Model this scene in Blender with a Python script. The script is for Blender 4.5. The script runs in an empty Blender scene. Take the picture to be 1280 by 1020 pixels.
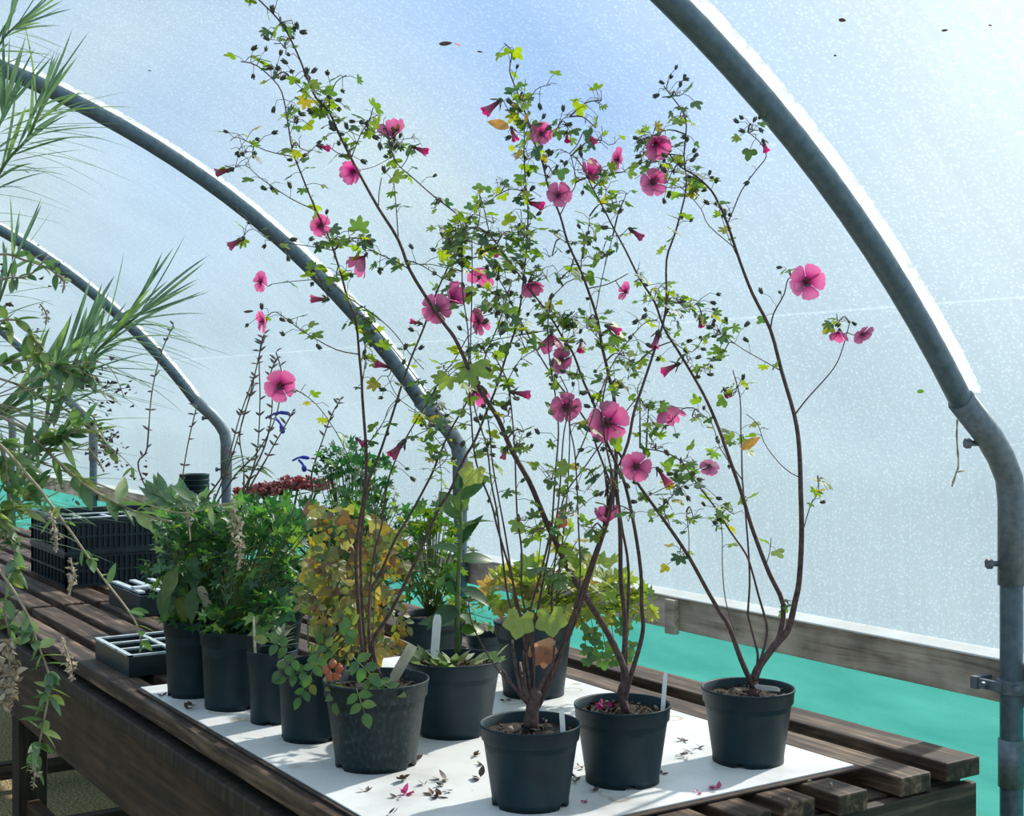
import bpy, math, random
from mathutils import Vector, Matrix
random.seed(7)
R=random.random
def U(a,b): return a+(b-a)*random.random()
C=bpy.context.scene.collection
F=1661.0; HZ=500.0; CAMZ=1.475
CC,SS=0.5452,0.8383
def W(x,f,z): return Vector((CC*x-SS*f, SS*x+CC*f, z))
def P(px,py,f):                      # a point seen at px,py lying f metres ahead
    return W((px-640)/F*f, f, CAMZ-(py-HZ)/F*f)
def G(px,py,z=0.803):                # the same on a horizontal plane
    f=(CAMZ-z)*F/(py-HZ); return W((px-640)/F*f,f,z)
def onX(px,py,X):
    t=(px-640)/F; f=X/(CC*t-SS); return P(px,py,f)
TOCAM=Vector((SS,-CC,0)); RIGHT=Vector((CC,SS,0)); UP=Vector((0,0,1))

# ---------------------------------------------------------------- meshes
class MB:
    def __init__(s): s.v=[]; s.f=[]; s.t=[]
    def add(s,vs,fs,t=None):
        o=len(s.v); s.v+= [tuple(q) for q in vs]; s.f+=[tuple(i+o for i in f) for f in fs]
        s.t+= list(t) if t is not None else [0.0]*len(vs)
    def box(s,a,b,M=None):
        (x0,y0,z0),(x1,y1,z1)=a,b
        vs=[Vector(q) for q in [(x0,y0,z0),(x1,y0,z0),(x1,y1,z0),(x0,y1,z0),(x0,y0,z1),(x1,y0,z1),(x1,y1,z1),(x0,y1,z1)]]
        if M: vs=[M@q for q in vs]
        s.add(vs,[(0,3,2,1),(4,5,6,7),(0,1,5,4),(1,2,6,5),(2,3,7,6),(3,0,4,7)])
    def tube(s,pts,rad,n=6,cap=True):
        pts=[Vector(p) for p in pts]; m=len(pts)
        if not hasattr(rad,'__len__'): rad=[rad]*m
        up=None; vs=[]
        for i,p in enumerate(pts):
            d=(pts[min(i+1,m-1)]-pts[max(i-1,0)])
            if d.length<1e-9: d=Vector((0,0,1))
            d.normalize()
            if up is None: up=d.orthogonal().normalized()
            else:
                up=up-d*up.dot(d)
                up=up.normalized() if up.length>1e-6 else d.orthogonal().normalized()
            w=d.cross(up)
            for k in range(n):
                a=2*math.pi*k/n; vs.append(p+(up*math.cos(a)+w*math.sin(a))*rad[i])
        fs=[(i*n+k,i*n+(k+1)%n,(i+1)*n+(k+1)%n,(i+1)*n+k) for i in range(m-1) for k in range(n)]
        if cap: fs+= [tuple(range(n-1,-1,-1)), tuple((m-1)*n+k for k in range(n))]
        s.add(vs,fs)
    def lathe(s,prof,n=40,o=(0,0,0),M=None):
        vs=[]
        for r,z in prof:
            for k in range(n):
                a=2*math.pi*k/n; q=Vector((o[0]+r*math.cos(a),o[1]+r*math.sin(a),o[2]+z)); vs.append(M@q if M else q)
        fs=[(i*n+k,i*n+(k+1)%n,(i+1)*n+(k+1)%n,(i+1)*n+k) for i in range(len(prof)-1) for k in range(n)]
        fs+= [tuple(range(n-1,-1,-1)), tuple((len(prof)-1)*n+k for k in range(n))]
        s.add(vs,fs)
    def mesh(s,name,mat,smooth=True):
        me=bpy.data.meshes.new(name); me.from_pydata(s.v,[],s.f); me.materials.append(mat)
        if any(s.t):
            a=me.attributes.new('t','FLOAT','POINT'); a.data.foreach_set('value',s.t)
        if smooth: me.polygons.foreach_set('use_smooth',[True]*len(me.polygons))
        me.update(); return me
    def obj(s,name,mat,parent=None,smooth=True,bevel=0):
        return link(name,s.mesh(name,mat,smooth),parent,bevel)
def link(name,me,parent=None,bevel=0):
    o=bpy.data.objects.new(name,me); C.objects.link(o)
    if parent is not None:
        o.parent=parent; o.matrix_parent_inverse=Matrix.Translation(-Vector(parent.location))
    if bevel:
        b=o.modifiers.new('bevel','BEVEL'); b.width=bevel; b.segments=2; b.limit_method='ANGLE'
    return o
def tag(o,label,cat,group=None,kind=None):
    o['label']=label; o['category']=cat
    if group: o['group']=group
    if kind: o['kind']=kind
    return o
def thing(name,loc,label,cat,group=None):
    o=bpy.data.objects.new(name,None); o.empty_display_size=.05; C.objects.link(o); o.location=loc
    return tag(o,label,cat,group)
def struct(o,label=None):
    o['kind']='structure'
    if label: o['label']=label
    return o
def copy_tree(o,parent=None):
    c=o.copy(); C.objects.link(c)
    if parent is not None: c.parent=parent
    for ch in [q for q in bpy.data.objects if q.parent is o]: copy_tree(ch,c)
    return c

# ---------------------------------------------------------------- materials
def newmat(n):
    m=bpy.data.materials.new(n); m.use_nodes=True; t=m.node_tree; t.nodes.clear()
    return m,t,t.nodes.new('ShaderNodeOutputMaterial')
def N(t,ty,**k):
    n=t.nodes.new(ty)
    for a,b in k.items():
        if a.startswith('i_'):
            key=a[2:]; key=int(key) if key.isdigit() else key.replace('_',' ')
            n.inputs[key].default_value=b
        else: setattr(n,a,b)
    return n
def ramp(t,fac,stops,interp='LINEAR'):
    r=N(t,'ShaderNodeValToRGB'); e=r.color_ramp.elements; r.color_ramp.interpolation=interp
    e[0].position=stops[0][0]; e[0].color=(*stops[0][1],1); e[1].position=stops[-1][0]; e[1].color=(*stops[-1][1],1)
    for p,c in stops[1:-1]:
        x=e.new(p); x.color=(*c,1)
    t.links.new(fac,r.inputs[0]); return r
def coords(t,scale=(1,1,1),kind='Object'):
    tc=N(t,'ShaderNodeTexCoord'); mp=N(t,'ShaderNodeMapping'); mp.inputs['Scale'].default_value=scale
    t.links.new(tc.outputs[kind],mp.inputs[0]); return mp.outputs[0]
def geo_coords(t,scale=(1,1,1)):
    g=N(t,'ShaderNodeNewGeometry'); mp=N(t,'ShaderNodeMapping'); mp.inputs['Scale'].default_value=scale
    t.links.new(g.outputs['Position'],mp.inputs[0]); return mp.outputs[0]
def solid(name,stops,scale=30,rough=.6,bump=.0,spec=.4,cs=(1,1,1),detail=5,metal=0,bscale=None):
    m,t,out=newmat(name); b=N(t,'ShaderNodeBsdfPrincipled'); b.inputs['Roughness'].default_value=rough
    b.inputs['Metallic'].default_value=metal; b.inputs['Specular IOR Level'].default_value=spec
    n=N(t,'ShaderNodeTexNoise',i_Scale=scale,i_Detail=detail); t.links.new(geo_coords(t,cs),n.inputs['Vector'])
    r=ramp(t,n.outputs[0],stops); t.links.new(r.outputs[0],b.inputs['Base Color'])
    if bump:
        bp=N(t,'ShaderNodeBump',i_Strength=bump,i_Distance=.004)
        n2=n
        if bscale:
            n2=N(t,'ShaderNodeTexNoise',i_Scale=bscale,i_Detail=4.); t.links.new(geo_coords(t,cs),n2.inputs['Vector'])
        t.links.new(n2.outputs[0],bp.inputs['Height']); t.links.new(bp.outputs[0],b.inputs['Normal'])
    t.links.new(b.outputs[0],out.inputs[0]); return m
def leafmat(name,stops,trans=.5,rough=.5,attr=False,fine=None,gloss=.08):
    m,t,out=newmat(name)
    if attr:
        a=N(t,'ShaderNodeAttribute',attribute_name='t'); fac=a.outputs['Fac']
    else:
        g=N(t,'ShaderNodeNewGeometry'); fac=g.outputs['Random Per Island']
    r=ramp(t,fac,stops); col=r.outputs[0]
    n=N(t,'ShaderNodeTexNoise',i_Scale=fine or 60.,i_Detail=3.); t.links.new(geo_coords(t),n.inputs['Vector'])
    rr=ramp(t,n.outputs[0],[(.3,(.75,.75,.75)),(.7,(1.1,1.1,1.1))])
    mx=N(t,'ShaderNodeMix',data_type='RGBA',blend_type='MULTIPLY'); mx.inputs['Factor'].default_value=1
    t.links.new(col,mx.inputs['A']); t.links.new(rr.outputs[0],mx.inputs['B']); col=mx.outputs['Result']
    d=N(t,'ShaderNodeBsdfDiffuse'); tr=N(t,'ShaderNodeBsdfTranslucent'); gl=N(t,'ShaderNodeBsdfGlossy',i_Roughness=rough)
    t.links.new(col,d.inputs[0])
    hs=N(t,'ShaderNodeHueSaturation',i_Saturation=1.15,i_Value=1.5); hs.inputs['Hue'].default_value=.5 if attr else .487
    t.links.new(col,hs.inputs['Color']); t.links.new(hs.outputs[0],tr.inputs[0])
    m1=N(t,'ShaderNodeMixShader',i_0=trans); t.links.new(d.outputs[0],m1.inputs[1]); t.links.new(tr.outputs[0],m1.inputs[2])
    m2=N(t,'ShaderNodeMixShader',i_0=gloss); t.links.new(m1.outputs[0],m2.inputs[1]); t.links.new(gl.outputs[0],m2.inputs[2])
    t.links.new(m2.outputs[0],out.inputs[0]); return m

def wood(name,dark,mid,light,axis='X',rough=.7):
    m,t,out=newmat(name); b=N(t,'ShaderNodeBsdfPrincipled'); b.inputs['Roughness'].default_value=rough
    sc={'X':(1.5,22,22),'Y':(22,1.5,22),'Z':(22,22,1.5)}[axis]
    g=N(t,'ShaderNodeNewGeometry')
    off=N(t,'ShaderNodeVectorMath',operation='MULTIPLY_ADD'); rnd=N(t,'ShaderNodeObjectInfo')
    sc3=N(t,'ShaderNodeVectorMath',operation='SCALE'); sc3.inputs[0].default_value=(7.1,5.3,3.7)
    t.links.new(rnd.outputs['Random'],sc3.inputs['Scale']); ad=N(t,'ShaderNodeVectorMath',operation='ADD')
    t.links.new(g.outputs['Position'],ad.inputs[0]); t.links.new(sc3.outputs[0],ad.inputs[1])
    mp=N(t,'ShaderNodeMapping'); mp.inputs['Scale'].default_value=sc; t.links.new(ad.outputs[0],mp.inputs[0])
    n=N(t,'ShaderNodeTexNoise',i_Scale=2.2,i_Detail=7.,i_Roughness=.62,i_Distortion=.5); t.links.new(mp.outputs[0],n.inputs['Vector'])
    r=ramp(t,n.outputs[0],[(.3,dark),(.5,mid),(.72,light)])
    n2=N(t,'ShaderNodeTexNoise',i_Scale=9.,i_Detail=4.); t.links.new(ad.outputs[0],n2.inputs['Vector'])
    r2=ramp(t,n2.outputs[0],[(.3,(.5,.5,.5)),(.65,(1.15,1.15,1.15))])
    mx=N(t,'ShaderNodeMix',data_type='RGBA',blend_type='MULTIPLY'); mx.inputs['Factor'].default_value=1
    t.links.new(r.outputs[0],mx.inputs['A']); t.links.new(r2.outputs[0],mx.inputs['B'])
    t.links.new(mx.outputs['Result'],b.inputs['Base Color'])
    bp=N(t,'ShaderNodeBump',i_Strength=.5,i_Distance=.004); t.links.new(n.outputs[0],bp.inputs['Height']); t.links.new(bp.outputs[0],b.inputs['Normal'])
    t.links.new(b.outputs[0],out.inputs[0]); return m

M={}
M['slat']=wood('slat_wood',(.010,.005,.003),(.06,.031,.018),(.30,.20,.125),'X')
M['slat_y']=wood('joist_wood',(.012,.007,.005),(.06,.035,.024),(.2,.14,.1),'Y')
M['leg']=wood('leg_wood',(.008,.005,.003),(.03,.018,.011),(.08,.05,.03),'Z')
M['apron']=wood('apron_wood',(.018,.009,.005),(.06,.03,.014),(.12,.068,.036),'X')
M['rail']=wood('rail_wood',(.30,.22,.165),(.60,.48,.38),(.74,.63,.52),'X')
M['batten']=solid('white_batten',[(.3,(.75,.72,.66)),(.7,(.9,.88,.84))],scale=12,rough=.5)
M['steel']=solid('galvanised_steel',[(.3,(.075,.12,.155)),(.7,(.13,.185,.225))],scale=60,rough=.42,metal=.35,spec=.5,bump=.05)
M['sleeve']=solid('galvanised_sleeve',[(.3,(.12,.155,.185)),(.7,(.21,.25,.275))],scale=70,rough=.5,metal=.35,bump=.1)
M['bolt']=solid('bolt_steel',[(.3,(.05,.06,.07)),(.7,(.2,.22,.24))],scale=80,rough=.5,metal=.6)
M['tape']=leafmat('foam_tape',[(0,(.8,.82,.82)),(1,(.85,.86,.86))],trans=.7,attr=True,gloss=.01)
M['pot']=solid('black_plastic',[(.25,(.004,.018,.026)),(.75,(.008,.030,.041))],scale=25,rough=.5,spec=.3,bump=.06,bscale=300)
M['potdusty']=solid('dusty_black_plastic',[(.4,(.008,.02,.024)),(.6,(.02,.036,.04)),(.74,(.06,.085,.09))],scale=140,rough=.55,spec=.3,bump=.08,cs=(1,1,.6),detail=8)
M['blackp']=solid('black_crate_plastic',[(.3,(.006,.016,.02)),(.7,(.013,.035,.042))],scale=25,rough=.38,spec=.5)
M['greyp']=solid('pale_grey_plastic',[(.3,(.45,.5,.52)),(.7,(.62,.66,.68))],scale=25,rough=.4)
M['traytop']=solid('dusty_tray_rim',[(.3,(.35,.42,.44)),(.7,(.6,.66,.68))],scale=40,rough=.5)
M['soil']=solid('potting_soil',[(.35,(.008,.006,.005)),(.6,(.035,.024,.017)),(.8,(.16,.11,.08))],scale=160,rough=.9,bump=1.0)
M['chip']=leafmat('bark_chip',[(0,(.02,.013,.01)),(.65,(.07,.045,.032)),(.9,(.2,.15,.12)),(1,(.5,.42,.36))],trans=.02,gloss=.02)
M['label']=solid('plastic_label',[(.3,(.8,.8,.77)),(.7,(.9,.9,.88))],scale=40,rough=.4)
M['tanlabel']=solid('aged_label',[(.3,(.62,.52,.36)),(.7,(.82,.75,.58))],scale=60,rough=.5)
M['darkedge']=solid('dark_underboard',[(.3,(.03,.02,.016)),(.7,(.09,.06,.045))],scale=30,rough=.8)
M['stem']=solid('mallow_bark',[(.3,(.05,.03,.03)),(.7,(.15,.085,.075))],scale=120,rough=.7,bump=.2)
M['twig']=solid('mallow_twig',[(.3,(.07,.05,.035)),(.7,(.16,.13,.08))],scale=120,rough=.7)
M['greenstem']=solid('green_stem',[(.3,(.07,.12,.04)),(.7,(.16,.22,.08))],scale=60,rough=.6)
M['palestem']=solid('dry_stem',[(.3,(.25,.2,.13)),(.7,(.5,.42,.3))],scale=60,rough=.8)
M['bud']=leafmat('mallow_bud',[(0,(.05,.07,.05)),(.5,(.09,.12,.07)),(1,(.12,.10,.09))],trans=.15,gloss=.03)
M['mleaf']=leafmat('mallow_leaf',[(0,(.045,.115,.05)),(.35,(.10,.2,.04)),(.7,(.2,.34,.04)),(.93,(.3,.4,.045)),(1,(.45,.36,.06))],trans=.55)
M['petal']=leafmat('pink_petal',[(0,(.06,.005,.025)),(.2,(.14,.01,.055)),(.36,(.42,.06,.19)),(.6,(.60,.15,.31)),(1,(.66,.20,.37))],trans=.5,attr=True,fine=25.)
M['petald']=leafmat('magenta_petal',[(0,(.16,.02,.07)),(.5,(.34,.035,.13)),(1,(.55,.08,.23))],trans=.5,attr=True,fine=25.)
M['salmon']=leafmat('salmon_withered_petal',[(0,(.5,.16,.1)),(1,(.75,.33,.24))],trans=.5)
M['stamen']=solid('flower_column',[(.3,(.1,.012,.04)),(.7,(.25,.04,.1))],scale=300,rough=.8)
M['blue']=leafmat('salvia_blue',[(0,(.01,.02,.35)),(1,(.03,.06,.6))],trans=.4)
M['geranium']=leafmat('geranium_leaf',[(0,(.02,.085,.035)),(.5,(.045,.16,.05)),(.85,(.12,.29,.06)),(1,(.28,.45,.08))],trans=.45)
M['yellowleaf']=leafmat('yellow_leaf',[(0,(.13,.075,.03)),(.2,(.22,.15,.035)),(.42,(.38,.30,.05)),(.6,(.10,.16,.03)),(.85,(.2,.26,.05)),(1,(.5,.43,.13))],trans=.5)
M['roseleaf']=leafmat('rose_leaf',[(0,(.04,.13,.02)),(.6,(.09,.22,.03)),(1,(.22,.27,.04))],trans=.45)
M['broadleaf']=leafmat('broad_leaf',[(0,(.02,.06,.028)),(.6,(.045,.12,.035)),(1,(.14,.26,.05))],trans=.4,gloss=.05,rough=.4)
M['varleaf']=leafmat('pale_leaf',[(0,(.12,.22,.08)),(.6,(.28,.38,.16)),(1,(.6,.62,.42))],trans=.4)
M['limeleaf']=leafmat('lime_leaf',[(0,(.14,.24,.05)),(.5,(.26,.36,.06)),(.85,(.4,.42,.09)),(1,(.5,.33,.1))],trans=.5)
M['greyleaf']=leafmat('grey_leaf',[(0,(.14,.2,.14)),(1,(.3,.38,.28))],trans=.3)
M['narrow']=leafmat('narrow_leaf',[(0,(.08,.16,.10)),(.7,(.15,.26,.15)),(1,(.22,.38,.10))],trans=.4)
M['oval']=leafmat('shrub_leaf',[(0,(.07,.17,.07)),(.6,(.15,.28,.09)),(1,(.36,.46,.16))],trans=.45)
M['dry']=leafmat('dry_flower',[(0,(.3,.24,.16)),(1,(.66,.58,.44))],trans=.3)
M['purple']=leafmat('purple_calyx',[(0,(.06,.045,.04)),(.7,(.1,.08,.06)),(1,(.16,.06,.1))],trans=.3)
M['sedum']=leafmat('sedum_flower',[(0,(.22,.07,.07)),(.6,(.5,.15,.15)),(1,(.75,.3,.3))],trans=.35)
M['hip']=solid('rose_hip',[(.3,(.34,.07,.03)),(.7,(.46,.16,.07))],scale=40,rough=.35)
M['brownleaf']=leafmat('brown_leaf',[(0,(.035,.02,.012)),(.6,(.09,.05,.03)),(1,(.22,.12,.06))],trans=.15)
M['tanleaf']=leafmat('tan_leaf',[(0,(.42,.22,.12)),(1,(.6,.38,.24))],trans=.5)
M['orangeleaf']=leafmat('orange_leaf',[(0,(.6,.3,.06)),(1,(.75,.42,.1))],trans=.5)
M['pinkfall']=leafmat('fallen_pink',[(0,(.35,.04,.12)),(1,(.6,.1,.25))],trans=.3)

# white board with water stains and dirt
def board_mat():
    m,t,out=newmat('white_board_plastic'); b=N(t,'ShaderNodeBsdfPrincipled'); b.inputs['Roughness'].default_value=.42
    co=geo_coords(t)
    n=N(t,'ShaderNodeTexNoise',i_Scale=5.,i_Detail=6.,i_Roughness=.6); t.links.new(co,n.inputs['Vector'])
    r=ramp(t,n.outputs[0],[(.3,(.62,.62,.60)),(.5,(.78,.78,.77)),(.7,(.83,.83,.82))])
    v=N(t,'ShaderNodeTexVoronoi',i_Scale=11.); t.links.new(co,v.inputs['Vector'])
    r2=ramp(t,v.outputs['Distance'],[(.0,(1,1,1)),(.2,(1,.99,.96)),(.245,(.62,.48,.28)),(.30,(1,1,1))])
    n3=N(t,'ShaderNodeTexNoise',i_Scale=2.8,i_Detail=2.); t.links.new(co,n3.inputs['Vector'])
    f3=ramp(t,n3.outputs[0],[(.46,(0,0,0)),(.56,(.9,.9,.9))])
    mx=N(t,'ShaderNodeMix',data_type='RGBA',blend_type='MULTIPLY'); t.links.new(f3.outputs[0],mx.inputs['Factor'])
    t.links.new(r.outputs[0],mx.inputs['A']); t.links.new(r2.outputs[0],mx.inputs['B'])
    n4=N(t,'ShaderNodeTexNoise',i_Scale=120.,i_Detail=3.); t.links.new(co,n4.inputs['Vector'])
    r4=ramp(t,n4.outputs[0],[(.22,(.3,.25,.2)),(.3,(1,1,1))])
    m2=N(t,'ShaderNodeMix',data_type='RGBA',blend_type='MULTIPLY'); m2.inputs['Factor'].default_value=.8
    t.links.new(mx.outputs['Result'],m2.inputs['A']); t.links.new(r4.outputs[0],m2.inputs['B'])
    t.links.new(m2.outputs['Result'],b.inputs['Base Color']); t.links.new(b.outputs[0],out.inputs[0]); return m
M['board']=board_mat()

# polythene cover: hazy clear film, beaded with condensation, lengthwise creases
def cover_mat():
    m,t,out=newmat('polythene_film')
    co=geo_coords(t)
    v=N(t,'ShaderNodeTexVoronoi',i_Scale=125.,i_Randomness=1.); t.links.new(co,v.inputs['Vector'])
    drop=ramp(t,v.outputs['Distance'],[(.22,(1,1,1)),(.46,(0,0,0))])
    n=N(t,'ShaderNodeTexNoise',i_Scale=120.,i_Detail=3.); t.links.new(co,n.inputs['Vector'])
    nr=ramp(t,n.outputs[0],[(.4,(.3,.3,.3)),(.6,(1,1,1))])
    st=N(t,'ShaderNodeTexNoise',i_Scale=1.,i_Detail=4.); t.links.new(geo_coords(t,(55,2.5,2.5)),st.inputs['Vector'])
    sr=ramp(t,st.outputs[0],[(.35,(0,0,0)),(.65,(1,1,1))])
    big=N(t,'ShaderNodeTexNoise',i_Scale=1.3,i_Detail=4.); t.links.new(co,big.inputs['Vector'])
    br=ramp(t,big.outputs[0],[(.35,(0,0,0)),(.65,(1,1,1))])
    mul=N(t,'ShaderNodeMath',operation='MULTIPLY'); t.links.new(drop.outputs[0],mul.inputs[0]); t.links.new(nr.outputs[0],mul.inputs[1])
    # film tint seen through: condensation beads let more light by than the milky film
    tint=ramp(t,mul.outputs[0],[(0,(.76,.79,.81)),(1,(1,1,1))])
    a1=N(t,'ShaderNodeMix',data_type='RGBA',blend_type='MULTIPLY'); a1.inputs['Factor'].default_value=.08
    t.links.new(tint.outputs[0],a1.inputs['A']); t.links.new(sr.outputs[0],a1.inputs['B'])
    tr=N(t,'ShaderNodeBsdfTransparent'); t.links.new(a1.outputs['Result'],tr.inputs[0])
    tl=N(t,'ShaderNodeBsdfTranslucent'); tl.inputs[0].default_value=(.62,.77,.84,1)
    # crease line at one height, and slight density changes
    sep=N(t,'ShaderNodeSeparateXYZ'); t.links.new(co,sep.inputs[0])
    s1=N(t,'ShaderNodeMath',operation='SUBTRACT',i_1=1.665); t.links.new(sep.outputs[2],s1.inputs[0])
    ab=N(t,'ShaderNodeMath',operation='ABSOLUTE'); t.links.new(s1.outputs[0],ab.inputs[0])
    lt=N(t,'ShaderNodeMath',operation='LESS_THAN',i_1=.0022); t.links.new(ab.outputs[0],lt.inputs[0])
    fm=N(t,'ShaderNodeMath',operation='MULTIPLY_ADD',i_1=.05,i_2=.15); t.links.new(br.outputs[0],fm.inputs[0])
    f2=N(t,'ShaderNodeMath',operation='MULTIPLY_ADD',i_1=.06); t.links.new(mul.outputs[0],f2.inputs[0]); t.links.new(fm.outputs[0],f2.inputs[2])
    f3=N(t,'ShaderNodeMath',operation='MULTIPLY_ADD',i_1=.07); t.links.new(lt.outputs[0],f3.inputs[0]); t.links.new(f2.outputs[0],f3.inputs[2])
    mx=N(t,'ShaderNodeMixShader'); t.links.new(f3.outputs[0],mx.inputs[0]); t.links.new(tr.outputs[0],mx.inputs[1]); t.links.new(tl.outputs[0],mx.inputs[2])
    t.links.new(mx.outputs[0],out.inputs[0]); return m
M['cover']=cover_mat()
def net_mat():
    m,t,out=newmat('green_netting'); co=geo_coords(t)
    w1=N(t,'ShaderNodeTexWave',wave_type='BANDS',bands_direction='X',i_Scale=60.); t.links.new(co,w1.inputs['Vector'])
    w2=N(t,'ShaderNodeTexWave',wave_type='BANDS',bands_direction='Z',i_Scale=45.); t.links.new(co,w2.inputs['Vector'])
    mu=N(t,'ShaderNodeMath',operation='MULTIPLY'); t.links.new(w1.outputs['Fac'],mu.inputs[0]); t.links.new(w2.outputs['Fac'],mu.inputs[1])
    n=N(t,'ShaderNodeTexNoise',i_Scale=2.5,i_Detail=5.); t.links.new(geo_coords(t,(1,1,6)),n.inputs['Vector'])
    r=ramp(t,n.outputs[0],[(.3,(.04,.29,.26)),(.7,(.08,.42,.375))])
    d=N(t,'ShaderNodeBsdfDiffuse'); tl=N(t,'ShaderNodeBsdfTranslucent'); tr=N(t,'ShaderNodeBsdfTransparent')
    tr.inputs[0].default_value=(.5,.75,.7,1)
    t.links.new(r.outputs[0],d.inputs[0]); t.links.new(r.outputs[0],tl.inputs[0])
    m1=N(t,'ShaderNodeMixShader',i_0=.6); t.links.new(d.outputs[0],m1.inputs[1]); t.links.new(tl.outputs[0],m1.inputs[2])
    mm=N(t,'ShaderNodeMath',operation='MULTIPLY',i_1=.4); t.links.new(mu.outputs[0],mm.inputs[0])
    m2=N(t,'ShaderNodeMixShader'); t.links.new(mm.outputs[0],m2.inputs[0]); t.links.new(m1.outputs[0],m2.inputs[1]); t.links.new(tr.outputs[0],m2.inputs[2])
    t.links.new(m2.outputs[0],out.inputs[0]); return m
M['net']=net_mat()
M['gravel']=solid('gravel',[(.3,(.08,.055,.025)),(.5,(.36,.26,.13)),(.7,(.65,.54,.34))],scale=110,rough=.9,bump=1.)

# ---------------------------------------------------------------- world and sun
SUN=Vector((CC*.576-SS*.537, SS*.576+CC*.537, .616)).normalized()
def world():
    w=bpy.data.worlds.new('sky'); bpy.context.scene.world=w; w.use_nodes=True; t=w.node_tree; t.nodes.clear()
    out=N(t,'ShaderNodeOutputWorld'); bg=N(t,'ShaderNodeBackground'); tc=N(t,'ShaderNodeTexCoord')
    dt=N(t,'ShaderNodeVectorMath',operation='DOT_PRODUCT'); dt.inputs[1].default_value=SUN
    t.links.new(tc.outputs['Generated'],dt.inputs[0])
    n=N(t,'ShaderNodeTexNoise',i_Scale=2.1,i_Detail=3.,i_Roughness=.5,i_Distortion=.3)
    mp=N(t,'ShaderNodeMapping'); mp.inputs['Location'].default_value=(3.3,1.2,.4); t.links.new(tc.outputs['Generated'],mp.inputs[0]); t.links.new(mp.outputs[0],n.inputs['Vector'])
    acc=n.outputs[0]          # two clear gaps in the thin cloud
    for (dx,dz,wd,am) in GAPS:
        d_=(W(dx,1,dz)).normalized(); q=N(t,'ShaderNodeVectorMath',operation='DOT_PRODUCT'); q.inputs[1].default_value=d_
        t.links.new(tc.outputs['Generated'],q.inputs[0]); g_=ramp(t,q.outputs['Value'],[(math.cos(wd),(0,0,0)),(1,(am,am,am))])
        sb=N(t,'ShaderNodeMath',operation='SUBTRACT'); t.links.new(acc,sb.inputs[0]); t.links.new(g_.outputs[0],sb.inputs[1]); acc=sb.outputs[0]
    sky=ramp(t,acc,[(.28,SKYB),(.58,SKYW)])
    sep=N(t,'ShaderNodeSeparateXYZ'); t.links.new(tc.outputs['Generated'],sep.inputs[0])
    hz=ramp(t,sep.outputs[2],[(.0,(1,1,1)),(.2,(0,0,0))])
    m0=N(t,'ShaderNodeMix',data_type='RGBA'); t.links.new(hz.outputs[0],m0.inputs['Factor']); t.links.new(sky.outputs[0],m0.inputs['A']); m0.inputs['B'].default_value=(*HAZE,1)
    gl=ramp(t,dt.outputs['Value'],[(.69,(0,0,0)),(.79,(.28,.28,.28)),(.87,(.85,.85,.85)),(.95,(1,1,1))])
    m1=N(t,'ShaderNodeMix',data_type='RGBA'); t.links.new(gl.outputs[0],m1.inputs['Factor']); t.links.new(m0.outputs['Result'],m1.inputs['A']); m1.inputs['B'].default_value=(*GLOW,1)
    t.links.new(m1.outputs['Result'],bg.inputs[0]); bg.inputs[1].default_value=1.0
    t.links.new(bg.outputs[0],out.inputs[0])
GAPS=[((840-640)/F,(HZ-90)/F,.19,.22),((640-640)/F,(HZ+20)/F,.15,.17),((300-640)/F,(HZ-290)/F,.15,.17)]
SKYB=(.18,.37,.78); SKYW=(.47,.58,.65); HAZE=(.34,.455,.53); GLOW=(1.1,1.14,1.08)
world()
sl=bpy.data.lights.new('sun','SUN'); sl.energy=6.2; sl.angle=math.radians(1.2); sl.color=(1,.94,.84)
so=bpy.data.objects.new('sun',sl); C.objects.link(so); so.rotation_euler=SUN.to_track_quat('Z','Y').to_euler(); so.location=(0,6,6)

cam=bpy.data.cameras.new('camera'); co_=bpy.data.objects.new('camera',cam); C.objects.link(co_)
co_.location=(0,0,CAMZ); co_.rotation_euler=(math.pi/2,0,math.atan2(SS,CC)); cam.sensor_width=36; cam.lens=F/1280*36; cam.shift_y=-(510-HZ)/1280; cam.clip_start=.05
bpy.context.scene.camera=co_
vs=bpy.context.scene.view_settings; vs.view_transform='Standard'; vs.look='None'; vs.gamma=1; vs.exposure=0.2; vs.use_curve_mapping=False
cy=bpy.context.scene.cycles; cy.transparent_max_bounces=24; cy.max_bounces=9; cy.diffuse_bounces=4; cy.sample_clamp_indirect=6

# ---------------------------------------------------------------- tunnel
YC,ZC,RR=.09,-.15,2.70; YW=2.41
def arc_path(off=0.0,low=0.0):
    """right-hand foot, bend, arc over the top and down to the left foot (Y,Z)"""
    def half():
        h=[(YW+off,low),(YW+off,.6 if low<.6 else low+.01),(YW+off,1.0),(YW+off,1.26)]
        h+=[(YW-.008+off,1.31),(YW-.035+off*.95,1.355),(YW-.075+off*.9,1.40)]
        return h
    h=half(); a0=math.acos((1.434-ZC)/(RR)); n=26
    arc=[]
    for i in range(n+1):
        a=math.radians(53)*(1-i/n); arc.append((YC+(RR+off)*math.sin(a),ZC+(RR+off)*math.cos(a)))
    right=h+arc
    left=[(2*YC-y,z) for y,z in right[:-1]][::-1]
    return right,left
right,left=arc_path()
hoopX=[-1.774,-4.04,-6.31,-8.66,-10.93,-13.2]
hlabel=['thick grey steel tunnel hoop nearest the camera, bolted sleeve at right edge','grey steel tunnel hoop passing behind the middle of the mallows',
 'grey steel tunnel hoop third along, its bend behind the wiry blue salvia','grey steel tunnel hoop fourth along, behind the stacked black crates',
 'distant tunnel hoop fifth along, almost hidden by the shrub at left','most distant tunnel hoop by the far end wall']
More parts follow.
